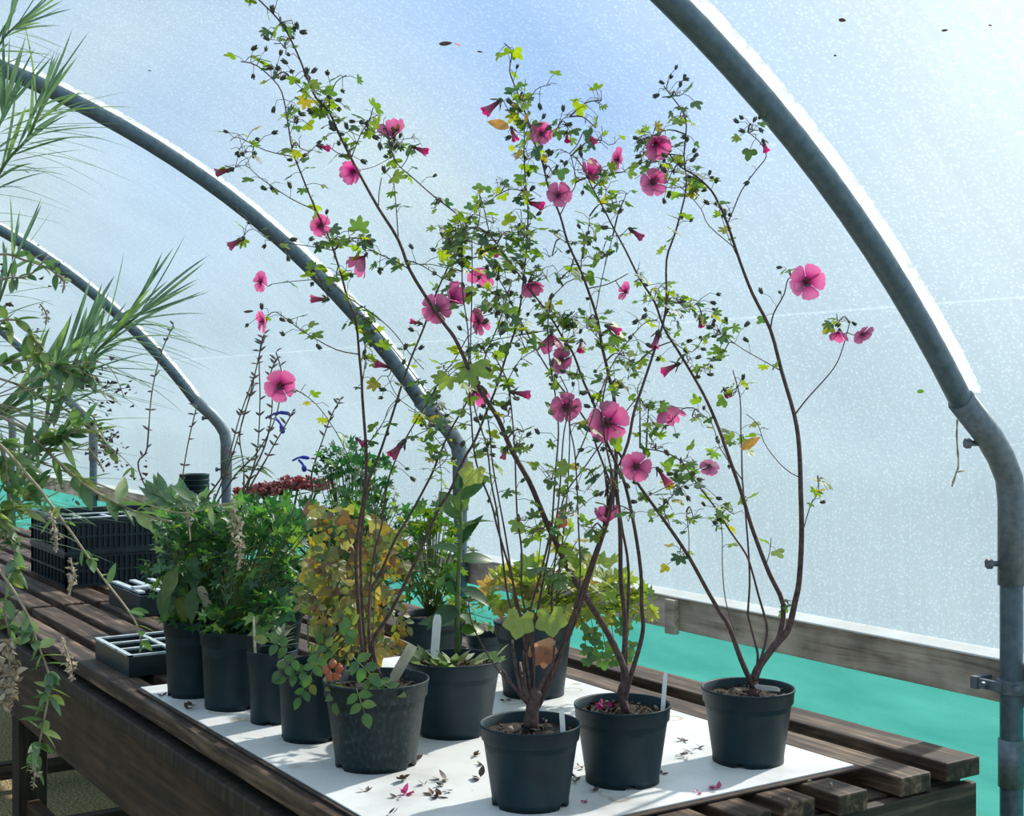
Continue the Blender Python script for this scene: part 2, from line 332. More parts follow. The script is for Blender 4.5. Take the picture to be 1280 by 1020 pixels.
for i,X in enumerate(hoopX):
    t=thing('tunnel_hoop',(X,YW,0),hlabel[i],'hoop','steel hoops of the polytunnel')
    pts=[Vector((X,y,z)) for y,z in right+left]
    a=MB(); a.tube(pts,.024,16); a.obj('hoop_tube',M['steel'],t)
    for side in (0,1):
        src=right if side==0 else left[::-1]
        sp=[Vector((X,y,z)) for y,z in src if 1.10<z<1.52]
        sp=[Vector((X,src[0][0],1.085))]+sp
        b=MB(); b.tube(sp,.0285,16); sv=b.obj('bend_sleeve',M['sleeve'],t)
        for q in ((src[0][0],1.13),(src[0][0]-(.07 if side==0 else -.07),1.385)):
            c=MB(); d=-1 if side==0 else 1
            base=Vector((X+.0,q[0],q[1])); e=base+Vector((-.022,d*.036,0))
            c.tube([base+Vector((-.011,d*.018,0)),e],.006,8); c.tube([e,e+Vector((-.005,d*.01,0))],.011,6)
            c.obj('bolt',M['bolt'],sv,False)
        lo=MB(); lo.tube([(X,src[0][0],.66),(X,src[0][0],.76)],.0275,16); lo.obj('foot_sleeve',M['sleeve'],t)
    # foam tape on the outside of the hoop
    tp=MB(); sec=[(y,z) for y,z in (right+left) if z>1.42]
    n_=len(sec); vs_=[]
    for k,(y,z) in enumerate(sec):
        d=Vector((0,y-YC,z-ZC)).normalized()
        for w in (-.03,.036):
            for e in (.0245,.029): vs_.append(Vector((X+w,y,z))+d*e)
    fs_=[]
    for k in range(n_-1):
        o=k*4; p=o+4; fs_+=[(o,p,p+1,o+1),(o+2,o+3,p+3,p+2),(o+1,p+1,p+3,o+3),(o,o+2,p+2,p)]
    tp.add(vs_,fs_); tp.obj('foam_tape',M['tape'],t)
    if i<4:   # clamp that holds the rail
        cl=MB(); z=.872
        cl.lathe([(.0245,-.014),(.031,-.014),(.031,.014),(.0245,.014)],20,(X,YW,z))
        cl.box((X-.065,YW-.034,z-.010),(X,YW-.022,z+.010)); cl.box((X-.075,YW-.038,z-.013),(X-.058,YW+.012,z+.013))
        cl.tube([(X-.04,YW-.046,z),(X-.04,YW-.02,z)],.007,8); cl.tube([(X+.03,YW-.03,z),(X+.03,YW-.012,z)],.007,8)
        cl.obj('rail_clamp',M['sleeve'],t,False)
# film
oright,oleft=arc_path(.03,.925)
oright=[(y+(.022*(1.26-z)/.33 if z<1.26 else 0),z) for y,z in oright if z>.92]
oleft=[(y-(.022*(1.26-z)/.33 if z<1.26 else 0),z) for y,z in oleft if z>.92]
def sheet(name,prof,x0,x1,nx=60,label=None):
    a=MB(); xs=[x0+(x1-x0)*i/nx for i in range(nx+1)]; n=len(prof)
    vs_=[(x,y,z) for x in xs for y,z in prof]
    fs_=[(i*n+k,i*n+k+1,(i+1)*n+k+1,(i+1)*n+k) for i in range(nx) for k in range(n-1)]
    a.add(vs_,fs_); return struct(a.obj(name,M['cover']),label)
XN,XF=2.8,-14.0
sheet('wall_right',oright,XF,XN,label='hazy polythene film of the tunnel, right side')
sheet('wall_left',[oright[-1]]+oleft,XF,XN,label='hazy polythene film of the tunnel, left side')
def gable(name,X):
    a=MB(); prof=oright+oleft; vs_=[(X,YC,.0)]+[(X,y,z) for y,z in [(prof[0][0],0)]+prof+[(prof[-1][0],0)]]
    a.add(vs_,[(0,k,k+1) for k in range(1,len(vs_)-1)]); struct(a.obj(name,M['cover'],None,False),'polythene end wall')
gable('wall_far',XF); gable('wall_near',XN)
fl=MB(); fl.box((XF-1,-3.6,-.05),(XN+1,4.0,0)); struct(fl.obj('floor',M['gravel'],None,False),'gravel floor under the benches')
for s,(nm,lab) in ((1,('trim_1','weathered timber side rail on the right wall')),(-1,('trim_2','timber side rail on the left wall'))):
    a=MB(); y0=YW+.026; y=(y0,y0+.045) if s>0 else (2*YC-y0-.045,2*YC-y0)
    a.box((XF,y[0],.825),(XN,y[1],.915)); struct(a.obj(nm,M['rail'],None,False,.002),lab)
a=MB(); vs_=[(x,y,z) for x in (XF,XN) for y,z in ((YW+.020,.9155),(YW+.062,.9155),(YW+.062,.930),(YW+.055,.933),(YW+.020,.920))]
a.add(vs_,[(0,1,2,3,4),(9,8,7,6,5)]+[(k,5+k,5+(k+1)%5,(k+1)%5) for k in range(5)]); struct(a.obj('trim_3',M['batten'],None,False,.001),'white batten strip along the top of the rail')
for k,X in enumerate((-2.9,-5.2,-7.4)):     # butt joints / short cleats behind the rail
    a=MB(); a.box((X-.02,YW+.004,.815),(X+.02,YW+.0255,.912)); struct(a.obj('trim_%d'%(4+k),M['rail'],None,False,.002),'short timber cleat on the face of the side rail')
for nm,y,lab in (('side_netting',YW+.0715,'green woven side netting below the timber rail at right'),('side_netting',2*YC-YW-.0715,'green woven side netting along the opposite, left side of the tunnel')):
    a=MB(); nx=160; 
    vs_=[];fs_=[]; zs=[0,.1,.3,.5,.7,.80,.86]
    for i in range(nx+1):
        x=XF+(XN-XF)*i/nx
        for k,z in enumerate(zs): vs_.append((x,y+.004*math.sin(x*9+z*7)+.003*math.sin(x*23),z))
    m_=len(zs)
    fs_=[(i*m_+k,i*m_+k+1,(i+1)*m_+k+1,(i+1)*m_+k) for i in range(nx) for k in range(m_-1)]
    a.add(vs_,fs_); tag(a.obj(nm,M['net']),lab,'netting')

# ---------------------------------------------------------------- benches
def bench(x0,x1,label,legs=(.1,.1)):
    t=thing('slatted_bench',(x1,1.5,0),label,'bench','slatted timber benches')
    ys=[(.938,1.012)]; y=1.050
    while y+.072<1.865: ys.append((y,y+.074)); y+=.1105
    ys.append((1.888,1.970)); ys.append((2.004,2.100))
    for k,(a_,b_) in enumerate(ys):
        e=U(-.012,.012) if 0<k<len(ys)-1 else 0
        top=.795 if k<len(ys)-1 else .806
        s=MB(); s.box((x0+.004+U(0,.01),a_,top-.036),(x1+e,b_,top))
        s.obj('slat',M['slat'],t,False,.004)
    for X in (x0+.06,(x0+x1)/2,x1-.065):
        j=MB(); j.box((X-.025,.985,.70),(X+.025,2.095,.758)); j.obj('joist',M['slat_y'],t,False,.003)
    a=MB(); a.box((x0,.945,.50),(x1-.03,.984,.70)); a.obj('front_apron',M['apron'],t,False,.003)
    a=MB(); a.box((x0,.925,.702),(x1-.03,.984,.738)); a.obj('front_rail',M['leg'],t,False,.004)
    a=MB(); a.box((x1-.028,.985,.50),(x1-.004,2.095,.757)); a.obj('end_apron',M['slat_y'],t,False,.003)
    a=MB(); a.box((x0,2.06,.50),(x1-.03,2.098,.698)); a.obj('back_apron',M['apron'],t,False,.003)
    for X in (x0+.02,x1-(.16 if x1>-3 else .75)):
        for Y in (.986,1.965):
            l=MB(); l.box((X,Y,0),(X+.09,Y+.09,.698)); l.obj('leg',M['leg'],t,False,.004)
        st=MB(); st.box((X+.02,1.078,.05),(X+.07,1.963,.11)); st.obj('cross_rail',M['slat_y'],t,False,.003)
    st=MB(); st.box((x0+.112,1.01,.12),(x1-(.162 if x1>-3 else .752),1.05,.2)); st.obj('stretcher',M['apron'],t,False,.003)
    return t
bench(-4.50,-1.614,'weathered brown slatted bench carrying the white board and the potted mallows')
bench(-7.4,-4.53,'slatted bench beyond, carrying the stacked black crates')
# white board on a dark underboard
t=thing('display_board',(-2.4,1.41,.796),'white plastic sheet board lying on the bench under the pots','board')
a=MB(); a.box((-3.085,.958,.7965),(-1.695,1.872,.8005)); a.obj('underboard',M['darkedge'],t,False,.0008)
a=MB(); a.box((-3.08,.966,.8007),(-1.708,1.862,.8035)); a.obj('white_sheet',M['board'],t,False,.0006)
BT=.8035
# side bench at the far left (only its end shows between the leaves)
t=thing('side_bench',(-6.3,.2,0),'reddish slatted side bench at far left behind the leafy shrub','bench')
for k in range(9):
    s=MB(); s.box((-6.9+k*.13,-.45,.80),(-6.9+k*.13+.095,.62,.83)); s.obj('slat',M['slat_y'],t,False,.003)
for y in (-.4,.55):
    s=MB(); s.box((-6.92,y,.70),(-5.72,y+.05,.799)); s.obj('joist',M['slat'],t,False,.003)
    for x in (-6.88,-5.85):
        s=MB(); s.box((x,y-.015,0),(x+.07,y+.065,.699)); s.obj('leg',M['leg'],t,False,.003)

# ---------------------------------------------------------------- pots
def pot_mesh(rt,h,mat,name='pot_body',n=48,rb=.76):
    prof=[(.01*rt,.004),(rb*rt*.97,.004),(rb*rt,0.0),(rb*rt*1.003,.012),(.925*rt,.79*h),(.965*rt,.81*h),(.985*rt,.965*h),(1.0*rt,.968*h),(1.0*rt,.995*h),(.985*rt,h),(.955*rt,.985*h),(.93*rt,.8*h),((rb-.02)*rt,.012),(.01*rt,.012)]
    a=MB(); a.lathe(prof,n)
    for k in range(n):        # drainage notches between the feet
        if k in (3,4,19,20,35,36):
            for ring in (1,2):
                i=ring*n+k; v=a.v[i]; a.v[i]=(v[0]*.97,v[1]*.97,.008 if ring==2 else .007)
            i=3*n+k; v=a.v[i]; a.v[i]=(v[0]*.99,v[1]*.99,.013)
    me=a.mesh(name,mat); return me
def soil_obj(parent,loc,rt,h,level=.87,chips=60):
    a=MB(); n=28; rings=7; vs_=[(0,0,level*h+.004)]
    for r in range(1,rings+1):
        for k in range(n):
            rr_=.925*rt*r/rings; an=2*math.pi*k/n
            vs_.append((rr_*math.cos(an),rr_*math.sin(an),level*h+(U(-.003,.004) if r<rings else 0)))
    fs_=[(0,1+k,1+(k+1)%n) for k in range(n)]+[(1+(r-1)*n+k,1+r*n+k,1+r*n+(k+1)%n,1+(r-1)*n+(k+1)%n) for r in range(1,rings) for k in range(n)]
    a.add([Vector(v)+loc for v in vs_],fs_); so_=a.obj('soil',M['soil'],parent)
    c=MB()
    for i in range(chips):
        an=U(0,6.28); rr_=.86*rt*math.sqrt(R()); q=loc+Vector((rr_*math.cos(an),rr_*math.sin(an),level*h+.004)); chip(c,q,U(.003,.008))
    if chips:
        ch=c.obj('bark_chips',M['chip'],so_,False); ch['kind']='stuff'
def chip(c,q,s):
    d=[Vector((U(-1,1),U(-1,1),U(-.5,1)))*s for _ in range(5)]
    c.add([q+v for v in d],[(0,1,2),(0,2,3),(0,3,1),(1,2,4),(2,3,4),(3,1,4)])
def potted(name,px,by,rt,h,label,cat,mat='pot',chips=60,z=BT,group=None,level=.87,rb=.76,f=None):
    p=G(px,by,z) if f is None else W((px-640)/F*f,f,z)
    t=thing(name,p,label,cat,group); o=link('pot',pot_mesh(rt,h,M[mat],rb=rb),t); o.matrix_parent_inverse=Matrix.Identity(4); o.rotation_euler=(0,0,U(0,6.28))
    soil_obj(t,p,rt,h,level,chips)
    return t,p
def fdist(p): return Vector(p).to_2d().dot(Vector((-SS,CC)))

# ---------------------------------------------------------------- leaves, flowers
def frame(d,n):
    d=d.normalized(); n=n-d*n.dot(d)
    n=n.normalized() if n.length>1e-5 else d.orthogonal().normalized()
    return d,n.cross(d),n
def rdir(up=0.3,flat=1.0):
    v=Vector((U(-1,1),U(-1,1),U(-1,1)*flat+up)); 
    return v.normalized() if v.length>1e-4 else Vector((1,0,0))
def lobed(mb,p,d,n,s,lobes=5,depth=.45,curl=.18,spread=2.25,serr=0.0,mid=1.0):
    d,y,n=frame(d,n); m=lobes*4; vs_=[p]; 
    for i in range(m+1):
        a=-spread+2*spread*i/m; u=(i/m)*lobes       # lobe peaks at half-integers
        w=abs(math.sin(math.pi*u)); r=(1-depth)+depth*w**1.3
        r*=.62+.38*math.cos(a*.55)**2*mid
        if serr and i%2: r*=1-serr
        x=r*math.cos(a); yy=r*math.sin(a)
        vs_.append(p+(d*x+y*yy)*s+n*s*(-curl*r*r+.10*w))
    mb.add(vs_,[(0,i,i+1) for i in range(1,m+1)])
def blade(mb,p,d,n,L,w,bend=.2,k=6,fold=.15,sharp=1.0,wave=0):
    d,y,n=frame(d,n); vs_=[]
    for i in range(k+1):
        s=i/k; ww=w*.5*(math.sin(math.pi*min(1,s**.8))**sharp if 0<s<1 else 0)
        c=p+d*(L*s)-n*(bend*L*s*s)
        vs_+=[c+y*ww+n*ww*fold,c,c-y*ww+n*ww*fold]
    fs_=[]
    for i in range(k):
        o=i*3; fs_+=[(o,o+3,o+4,o+1),(o+1,o+4,o+5,o+2)]
    mb.add(vs_,fs_)
def petals(cup=.25,npet=5,seed=0,twist=.12,ruffle=.05):
    rnd=random.Random(seed); a=MB(); rs=[.05,.2,.42,.66,.86,1.0]; hw=[.03,.14,.33,.475,.45,.24]
    for k in range(npet):
        an=2*math.pi*k/npet+rnd.uniform(-.08,.08); ca,sa=math.cos(an),math.sin(an); L=rnd.uniform(.92,1.05); vs_=[];ts=[]
        cc=cup*rnd.uniform(.8,1.2)
        for i,(r,h) in enumerate(zip(rs,hw)):
            for q in (-1,-.5,0,.5,1):
                x=r*L-(.07*abs(q)**2 if i==5 else 0)+(-.05 if (i==5 and q==0) else 0); y=h*q
                z=cc*r*1.1-.12*r*r+twist*y+ruffle*math.sin(q*3+k)*r*r+.04*(q*q)*r
                vs_.append((x*ca-y*sa,x*sa+y*ca,z)); ts.append(max(.02,r))
        fs_=[(i*5+j,(i+1)*5+j,(i+1)*5+j+1,i*5+j+1) for i in range(5) for j in range(4)]
        a.add(vs_,fs_,ts)
    return a
def calyx_mb(s=.3,base=-.22):
    a=MB()
    a.lathe([(.03,base-.06),(.10,base),(.13,base+.1),(.12,base+.2)],8)
    for k in range(5):
        an=2*math.pi*(k+.5)/5; d=Vector((math.cos(an),math.sin(an),.9)); blade(a,Vector((.1*math.cos(an),.1*math.sin(an),base+.1)),d,Vector((-math.cos(an),-math.sin(an),.6)),s,.16,-.1,4)
    return a
openm=[petals(c,5,s).mesh('petals',M['petal']) for s,c in ((1,.25),(2,.12),(3,.42))]
cupm=[petals(c,5,s,ruffle=.1).mesh('petals',M['petal']) for s,c in ((4,.95),(5,1.3))]
def closed_mb(seed):
    rnd=random.Random(seed); a=MB()
    for k in range(5):
        an=2*math.pi*k/5+rnd.uniform(-.2,.2); vs_=[];ts=[]
        for i in range(6):
            s=i/5; r=.06+.16*s+.14*max(0,s-.6)**1.2*rnd.uniform(.5,2.2)
            for q in (-1,-.5,0,.5,1):
                b=an+q*.72+.5*s; vs_.append((r*math.cos(b)*(1-.08*abs(q)),r*math.sin(b)*(1-.08*abs(q)),s*.95-(.08*abs(q) if i==5 else 0))); ts.append(.15+.85*s)
        a.add(vs_,[(i*5+j,(i+1)*5+j,(i+1)*5+j+1,i*5+j+1) for i in range(5) for j in range(4)],ts)
    return a
closem=[closed_mb(s).mesh('furled_petals',M['petald']) for s in (1,2,3)]
calyxm=calyx_mb().mesh('calyx',M['bud']); cc_=calyx_mb(.42,-.08).mesh('calyx',M['bud'])
st_=MB(); st_.lathe([(.13,.03),(.09,.10),(.035,.2),(.05,.32),(.06,.38),(.01,.42)],10); stm=st_.mesh('column',M['stamen'])
bb=MB(); bb.lathe([(.12,-.75),(.3,-.55),(.47,-.2),(.5,.1),(.4,.45),(.18,.8),(.02,1.05)],8)
for k in range(5):
    an=2*math.pi*k/5; blade(bb,Vector((.44*math.cos(an),.44*math.sin(an),0)),Vector((.15*math.cos(an),.15*math.sin(an),1)),Vector((math.cos(an),math.sin(an),0)),1.1,.42,.15,4)
budm=bb.mesh('bud',M['bud'])
def place(o,parent,p,z,s,spin=None):
    o.parent=parent; o.matrix_parent_inverse=Matrix.Translation(-Vector(parent.location))
    q=z.to_track_quat('Z','Y'); Mx=Matrix.Translation(p)@q.to_matrix().to_4x4()@Matrix.Rotation(U(0,6.28) if spin is None else spin,4,'Z')@Matrix.Diagonal((s,s,s,1))
    o.matrix_basis=Mx
def sub(parent,me,name):
    o=bpy.data.objects.new(name,me); C.objects.link(o); o.parent=parent; return o
def flower(root,p,face,s,kind='open',mat=None,spin=None):
    if kind=='open': me=random.choice(openm)
    elif kind=='cup': me=random.choice(cupm)
    else: me=random.choice(closem)
    o=bpy.data.objects.new('flower',me); C.objects.link(o); place(o,root,p,face,s,spin)
    sub(o,calyxm if kind!='closed' else cc_,'calyx')
    if kind!='closed': sub(o,stm,'flower_centre')
    return o
def camdir(dx,dy,dz):      # a direction: right, up, towards the camera
    return (RIGHT*dx+UP*dy+TOCAM*dz).normalized()
def smooth(pts,n=4):
    out=[]; m=len(pts)
    for i in range(m-1):
        p0,p1,p2,p3=pts[max(i-1,0)],pts[i],pts[i+1],pts[min(i+2,m-1)]
        for k in range(n):
            t=k/n; out.append(.5*((2*p1)+(p2-p0)*t+(2*p0-5*p1+4*p2-p3)*t*t+(3*p1-p0-3*p2+p3)*t**3))
    out.append(pts[-1]); return out

# ---------------------------------------------------------------- mallows
def inside(px,py,f):
    for _ in range(80):
        p=P(px,py,f)
        if p.z>1.42: bad=math.hypot(p.y-YC,p.z-ZC)>RR-.10
        else: bad=p.y>YW-.12
        if not bad: return f
        f-=.015
    return f
class Plant:
    def __init__(s,root,base,mat_leaf='mleaf'):
        s.root=root; s.base=base; s.nodes=[]; s.leaf=MB(); s.tw=MB(); s.nbud=0; s.ml=mat_leaf; s.fb=fdist(base)
    def near(s,px,py):
        return min(s.nodes,key=lambda q:(q[0]-px)**2+(q[1]-py)**2)
    def stem(s,pts,r0,r1,lean=0.0,branch=False,mat='stem',leafy=None,own=True):
        """pts in photo pixels; real depth runs from the parent point (or pot) and leans towards or away"""
        L=[0]
        for a_,b_ in zip(pts,pts[1:]): L.append(L[-1]+math.hypot(b_[0]-a_[0],b_[1]-a_[1]))
        if branch:
            q=s.near(*pts[0]); f0=q[2]; pts=[(q[0],q[1])]+list(pts[1:])
        else: f0=s.fb
        fl=[f0+lean*(l/1000.0) + .02*math.sin(l/60.0)*min(1,l/80) for l in L]
        fl=[inside(x,y,f) for (x,y),f in zip(pts,fl)]
        W3=[P(x,y,f) for (x,y),f in zip(pts,fl)]
        if not branch: W3[0]=Vector((W3[0].x,W3[0].y,s.base.z+.1)) if W3[0].z>s.base.z+.16 else W3[0]
        sm=smooth(W3,3); m=len(sm); s.tw=MB()
        rad=[r0+(r1-r0)*(i/(m-1))**.55 for i in range(m)]
        if own:
            s.tw.tube(sm,rad,7)
        else: s.tw.tube(sm,rad,5)
        for i,q in enumerate(sm):
            pr=s.proj(q); s.nodes.append((pr[0],pr[1],pr[2],rad[i]))
        if leafy:
            a0,a1,n,nb=leafy
            for k in range(n):
                u=U(a0,a1); q=sm[int(u*(m-1))]; s.leafat(q,U(.008,.022))
            for k in range(nb):
                u=U(a0,a1); q=sm[int(u*(m-1))]; s.budat(q,U(.015,.045))
        s.tw.obj('stem' if own else 'side_twig',M[mat] if own else M['twig'],s.root)
    def proj(s,q):
        x=q.x*CC+q.y*SS; f=-q.x*SS+q.y*CC; return (640+x/f*F,HZ+(CAMZ-q.z)/f*F,f)
    def leafat(s,q,size,off=None,lobes=None):
        d=rdir(.1,.6); e=q+d*(off if off is not None else U(.008,.03)); mid=(q+e)/2+Vector((0,0,.003))
        s.tw.tube([q,mid,e],.0006,3,False)
        ax=(d+Vector((0,0,-.35))).normalized(); nn=(UP*U(.6,1.5)+rdir(0,1)*.75)
        lobed(s.leaf,e,ax,nn,size,lobes or random.choice((3,3,5)),U(.35,.5),U(.05,.35),U(1.5,2.1),0,1.25)
    def budat(s,q,off):
        d=rdir(.25,.9); e=q+d*off; 
        mid=(q+e)/2+Vector((U(-.004,.004),U(-.004,.004),.006)); s.tw.tube([q,mid,e],.0006,3,False)
        if s.nbud<98:
            o=bpy.data.objects.new('bud',budm); C.objects.link(o); place(o,s.root,e+d*.003,(d+rdir(0)*.6).normalized(),U(.0055,.0085)); s.nbud+=1
    def cluster(s,px,py,rx,ry,nl,nb,df=0.0,size=(.009,.020)):
        q=s.near(px,py); f=inside(px,py,q[2]+df+U(-.03,.03)); a=P(q[0],q[1],q[2]); c=P(px,py,f)
        s.tw=MB(); mid=(a+c)/2+Vector((0,0,.01)); s.tw.tube(smooth([a,mid,c],3),[.0016]*3+[.0012]*3+[.0009],4,False)
        hub=[a.lerp(c,.6),c]
        for k in range(max(2,(nl+nb)//6)):
            an=U(0,6.28); rr_=math.sqrt(R()); e=P(px+rx*rr_*math.cos(an),py+ry*rr_*math.sin(an),f+U(-.05,.05))
            m_=(c+e)/2+rdir(0)*.006; s.tw.tube([c,m_,e],.0009,3,False); hub+=[e,m_]
        for k in range(nl): s.leafat(random.choice(hub),U(*size),U(.006,.03))
        for k in range(nb): s.budat(random.choice(hub),U(.012,.035))
        s.tw.obj('side_twig',M['twig'],s.root)
    def flo(s,px,py,rpx,kind,face,connect=True,df=0.0,spin=None):
        q=s.near(px,py); f=inside(px,py,q[2]+df); p=P(px,py,f); size=rpx/F*f; fd=camdir(*face)
        if kind=='closed': size*=1.75
        elif kind=='cup': size*=1.15
        base=p-fd*size*(.28 if kind!='closed' else .1)
        if kind=='closed': p=p-fd*size*.45; base=p-fd*size*.12
        a=P(q[0],q[1],q[2]); m_=(a+base)/2+Vector((0,0,-.006)); k_=MB(); k_.tube(smooth([a,m_,base],3),.0009,4,False); k_.obj('flower_stalk',M['twig'],s.root)
        flower(s.root,p,fd,size,kind,spin=spin)
    def leaf1(s,px,py,size,ax,nn=(-.1,.6,.8),lobes=5):
        q=s.near(px,py); f=inside(px,py,q[2]); c=P(px,py,f); a=P(q[0],q[1],q[2]); k=MB(); k.tube([a,(a+c)/2+Vector((0,0,.006)),c],.0009,4,False); k.obj('leaf_stalk',M['twig'],s.root)
        lobed(s.leaf,c,camdir(*ax),camdir(*nn),size,lobes,.4,.2,2.0)
    def finish(s):
        if s.leaf.v: s.leaf.obj('foliage',M[s.ml],s.root,False)

tA,pA=potted('potted_mallow',470,954,.0985,.158,'tall pink mallow in a dusty black pot, front left, beside yellowing rose leaves','potted plant','potdusty',group='pink mallows in black pots')
tB,pB=potted('potted_mallow',663,1003,.0848,.134,'many-stemmed pink mallow in the black pot nearest the camera','potted plant',group='pink mallows in black pots')
tC,pC=potted('potted_mallow',778,975,.0858,.136,'pink mallow between the nearest pot and the right-hand one, fallen pink petal on soil','potted plant',group='pink mallows in black pots',chips=110)
tD,pD=potted('potted_mallow',935,950,.0868,.137,'sparse wide-branching pink mallow in the rightmost black pot','potted plant',group='pink mallows in black pots',chips=90)
A=Plant(tA,pA);B=Plant(tB,pB);Cc=Plant(tC,pC);D=Plant(tD,pD)
# pot A
A.stem([(468,842),(453,810),(448,760),(445,705),(448,660),(456,615),(458,570),(456,538),(453,497),(452,474),(449,443),(445,403),(434,371),(428,349),(417,313),(409,292),(395,263),(376,216),(365,185),(357,135),(348,107),(321,82),(301,77)],.0046,.001,-.15,leafy=(.55,1,26,16))
A.stem([(470,844),(456,812),(452,740),(451,680),(458,612),(466,588),(477,560),(491,517),(504,476),(515,445),(530,409),(545,367),(567,319),(583,285),(574,270),(542,245),(517,223),(495,203),(488,182)],.004,.001,.15,leafy=(.55,1,18,12))
A.stem([(468,840),(462,800),(463,741),(475,718),(494,674),(510,648),(525,621),(541,590),(548,572),(563,538),(586,498),(603,457),(610,436),(624,403),(640,350)],.0038,.0013,.25,leafy=(.45,1,14,8))
A.stem([(475,848),(466,803),(485,771),(507,728),(527,685),(549,635),(562,615),(580,574),(594,550),(610,510),(621,483),(634,441),(645,409),(652,371),(656,333),(659,300),(660,261),(657,230),(655,190),(656,165)],.0046,.0011,.05,leafy=(.5,1,40,18))
A.stem([(470,845),(461,790),(463,730),(469,685),(477,657),(480,630),(486,599),(494,576),(506,550),(530,510),(539,497),(553,469),(567,452),(585,420)],.0024,.001,-.1,leafy=(.5,1,10,5))
A.stem([(446,448),(420,437),(385,418),(370,408),(345,390),(334,396)],.0013,.0008,-.2,True,leafy=(.2,1,7,6),own=False)
A.stem([(434,371),(410,352),(385,350),(340,355)],.0012,.0007,.1,True,leafy=(.2,1,5,3),own=False)
A.stem([(393,263),(363,248),(326,223),(307,207),(290,211)],.0012,.0007,-.1,True,leafy=(.2,1,7,6),own=False)
A.stem([(368,197),(332,188),(298,172),(288,176)],.0012,.0007,.2,True,leafy=(.2,1,5,5),own=False)
A.stem([(417,313),(395,309),(360,304),(338,301),(316,286),(302,297)],.0011,.0007,-.1,True,leafy=(.3,1,5,6),own=False)
A.stem([(439,371),(467,393),(492,415),(513,443),(530,462)],.0012,.0008,.1,True,leafy=(.1,1,7,1),own=False)
A.stem([(441,392),(463,403),(522,474),(541,503),(567,524)],.0014,.0008,.15,True,leafy=(.1,1,8,2),own=False)
A.stem([(453,479),(457,448),(456,421)],.0012,.0007,.1,True,leafy=(.1,1,4,2),own=False)
A.stem([(458,560),(479,528),(486,510),(500,495)],.0011,.0007,.1,True,leafy=(.1,1,5,3),own=False)
A.stem([(506,550),(540,530),(500,500),(484,470)],.0009,.0007,.1,True,leafy=(.1,1,8,4),own=False)
A.stem([(563,538),(540,525),(510,512)],.0009,.0007,.1,True,leafy=(.1,1,5,3),own=False)
A.stem([(541,590),(560,570),(545,548),(522,520)],.0009,.0007,.1,True,leafy=(.1,1,9,3),own=False)
A.stem([(549,635),(552,600),(548,565)],.0009,.0007,.1,True,leafy=(.1,1,6,2),own=False)
for c in [(360,150,20,18,7,5),(375,185,14,10,4,5),(316,190,16,14,3,4),(430,300,22,12,8,3),(450,298,8,8,4,1),(420,345,25,12,6,1),(455,405,20,20,8,1),(455,450,14,14,5,1),(500,180,22,22,10,9),(480,160,14,14,4,5),(545,255,14,14,4,4),(575,290,26,20,16,9),(600,270,26,20,15,8),(620,245,26,25,10,8),(655,290,16,30,14,8),(658,200,14,20,9,6),(645,330,20,14,8,4),(630,390,25,25,14,5),(600,440,20,20,8,3),(655,240,25,20,9,8),(545,515,20,25,6,3),(540,575,18,14,6,1),(470,610,10,10,1,0),(478,440,10,14,2,1)]: A.cluster(*c)
A.flo(400,282,15,'open',(-.3,-.2,.9)); A.flo(329,402,15,'open',(-.75,-.1,.5)); A.flo(326,352,14,'open',(-.6,0,.7)); A.flo(280,214,13,'closed',(-.9,-.3,.2)); A.flo(295,303,13,'closed',(-.8,-.5,.2))
A.flo(399,374,13,'closed',(-.9,0,.2)); A.flo(479,457,12,'closed',(-.7,.2,.4)); A.flo(497,561,16,'closed',(-.6,-.7,.2)); A.flo(492,172,16,'cup',(-.2,.6,.7)); A.flo(525,187,12,'closed',(.9,-.4,.3)); A.flo(443,214,14,'cup',(-.3,-.3,.8)); A.flo(404,184,10,'closed',(.9,-.3,.3))
A.flo(598,402,18,'open',(-.8,-.2,.5)); A.flo(608,335,17,'cup',(-.4,-.8,.4)); A.flo(563,377,15,'cup',(.4,.4,.7)); A.flo(642,167,11,'closed',(.3,-.9,.3)); A.flo(616,133,16,'closed',(-.7,-.6,.2)); A.flo(668,255,14,'closed',(.8,-.3,.4)); A.flo(616,313,11,'closed',(.5,-.5,.4)); A.flo(520,403,9,'closed',(-.9,.2,.3))
A.flo(450,552,9,'closed',(.6,-.5,.4)); A.flo(594,488,14,'cup',(.2,-.6,.6))
# pot B
k_=MB(); k_.tube(smooth([P(663,908,B.fb),P(665,893,B.fb),P(667,876,B.fb),P(671,862,B.fb)],3),[.013]*3+[.0115]*3+[.0105]*3+[.007],10); k_.obj('trunk',M['stem'],tB)
k_=MB()
for e_ in [(628,838),(640,800),(655,812),(690,830),(650,828)]: k_.tube(smooth([P(665,885,B.fb),P((665+e_[0])/2-3,860,B.fb),P(e_[0],e_[1],B.fb+U(-.05,.05))],3),[.004]*3+[.003]*3+[.0022],6)
k_.obj('cut_stubs',M['stem'],tB)
B.stem([(664,900),(673,875),(692,837),(711,784),(727,740),(744,691),(754,663),(761,629),(770,594),(785,553),(792,517),(803,483),(818,438),(828,407),(833,377),(833,326),(842,297),(848,277),(858,233),(855,195),(858,157),(853,139),(840,121),(830,108)],.0052,.001,.25,leafy=(.6,1,20,12))
B.stem([(664,902),(680,865),(698,822),(720,775),(737,722),(752,677),(763,640),(766,600),(758,560),(752,520),(755,490),(760,470)],.0042,.0012,.1,leafy=(.55,1,10,6))
B.stem([(664,898),(667,860),(664,806),(651,775),(645,755),(640,722),(630,688),(621,657),(614,629),(599,591),(592,560),(589,520),(587,497),(586,460),(585,413),(578,362),(578,298)],.0034,.001,.2,leafy=(.55,1,16,8))
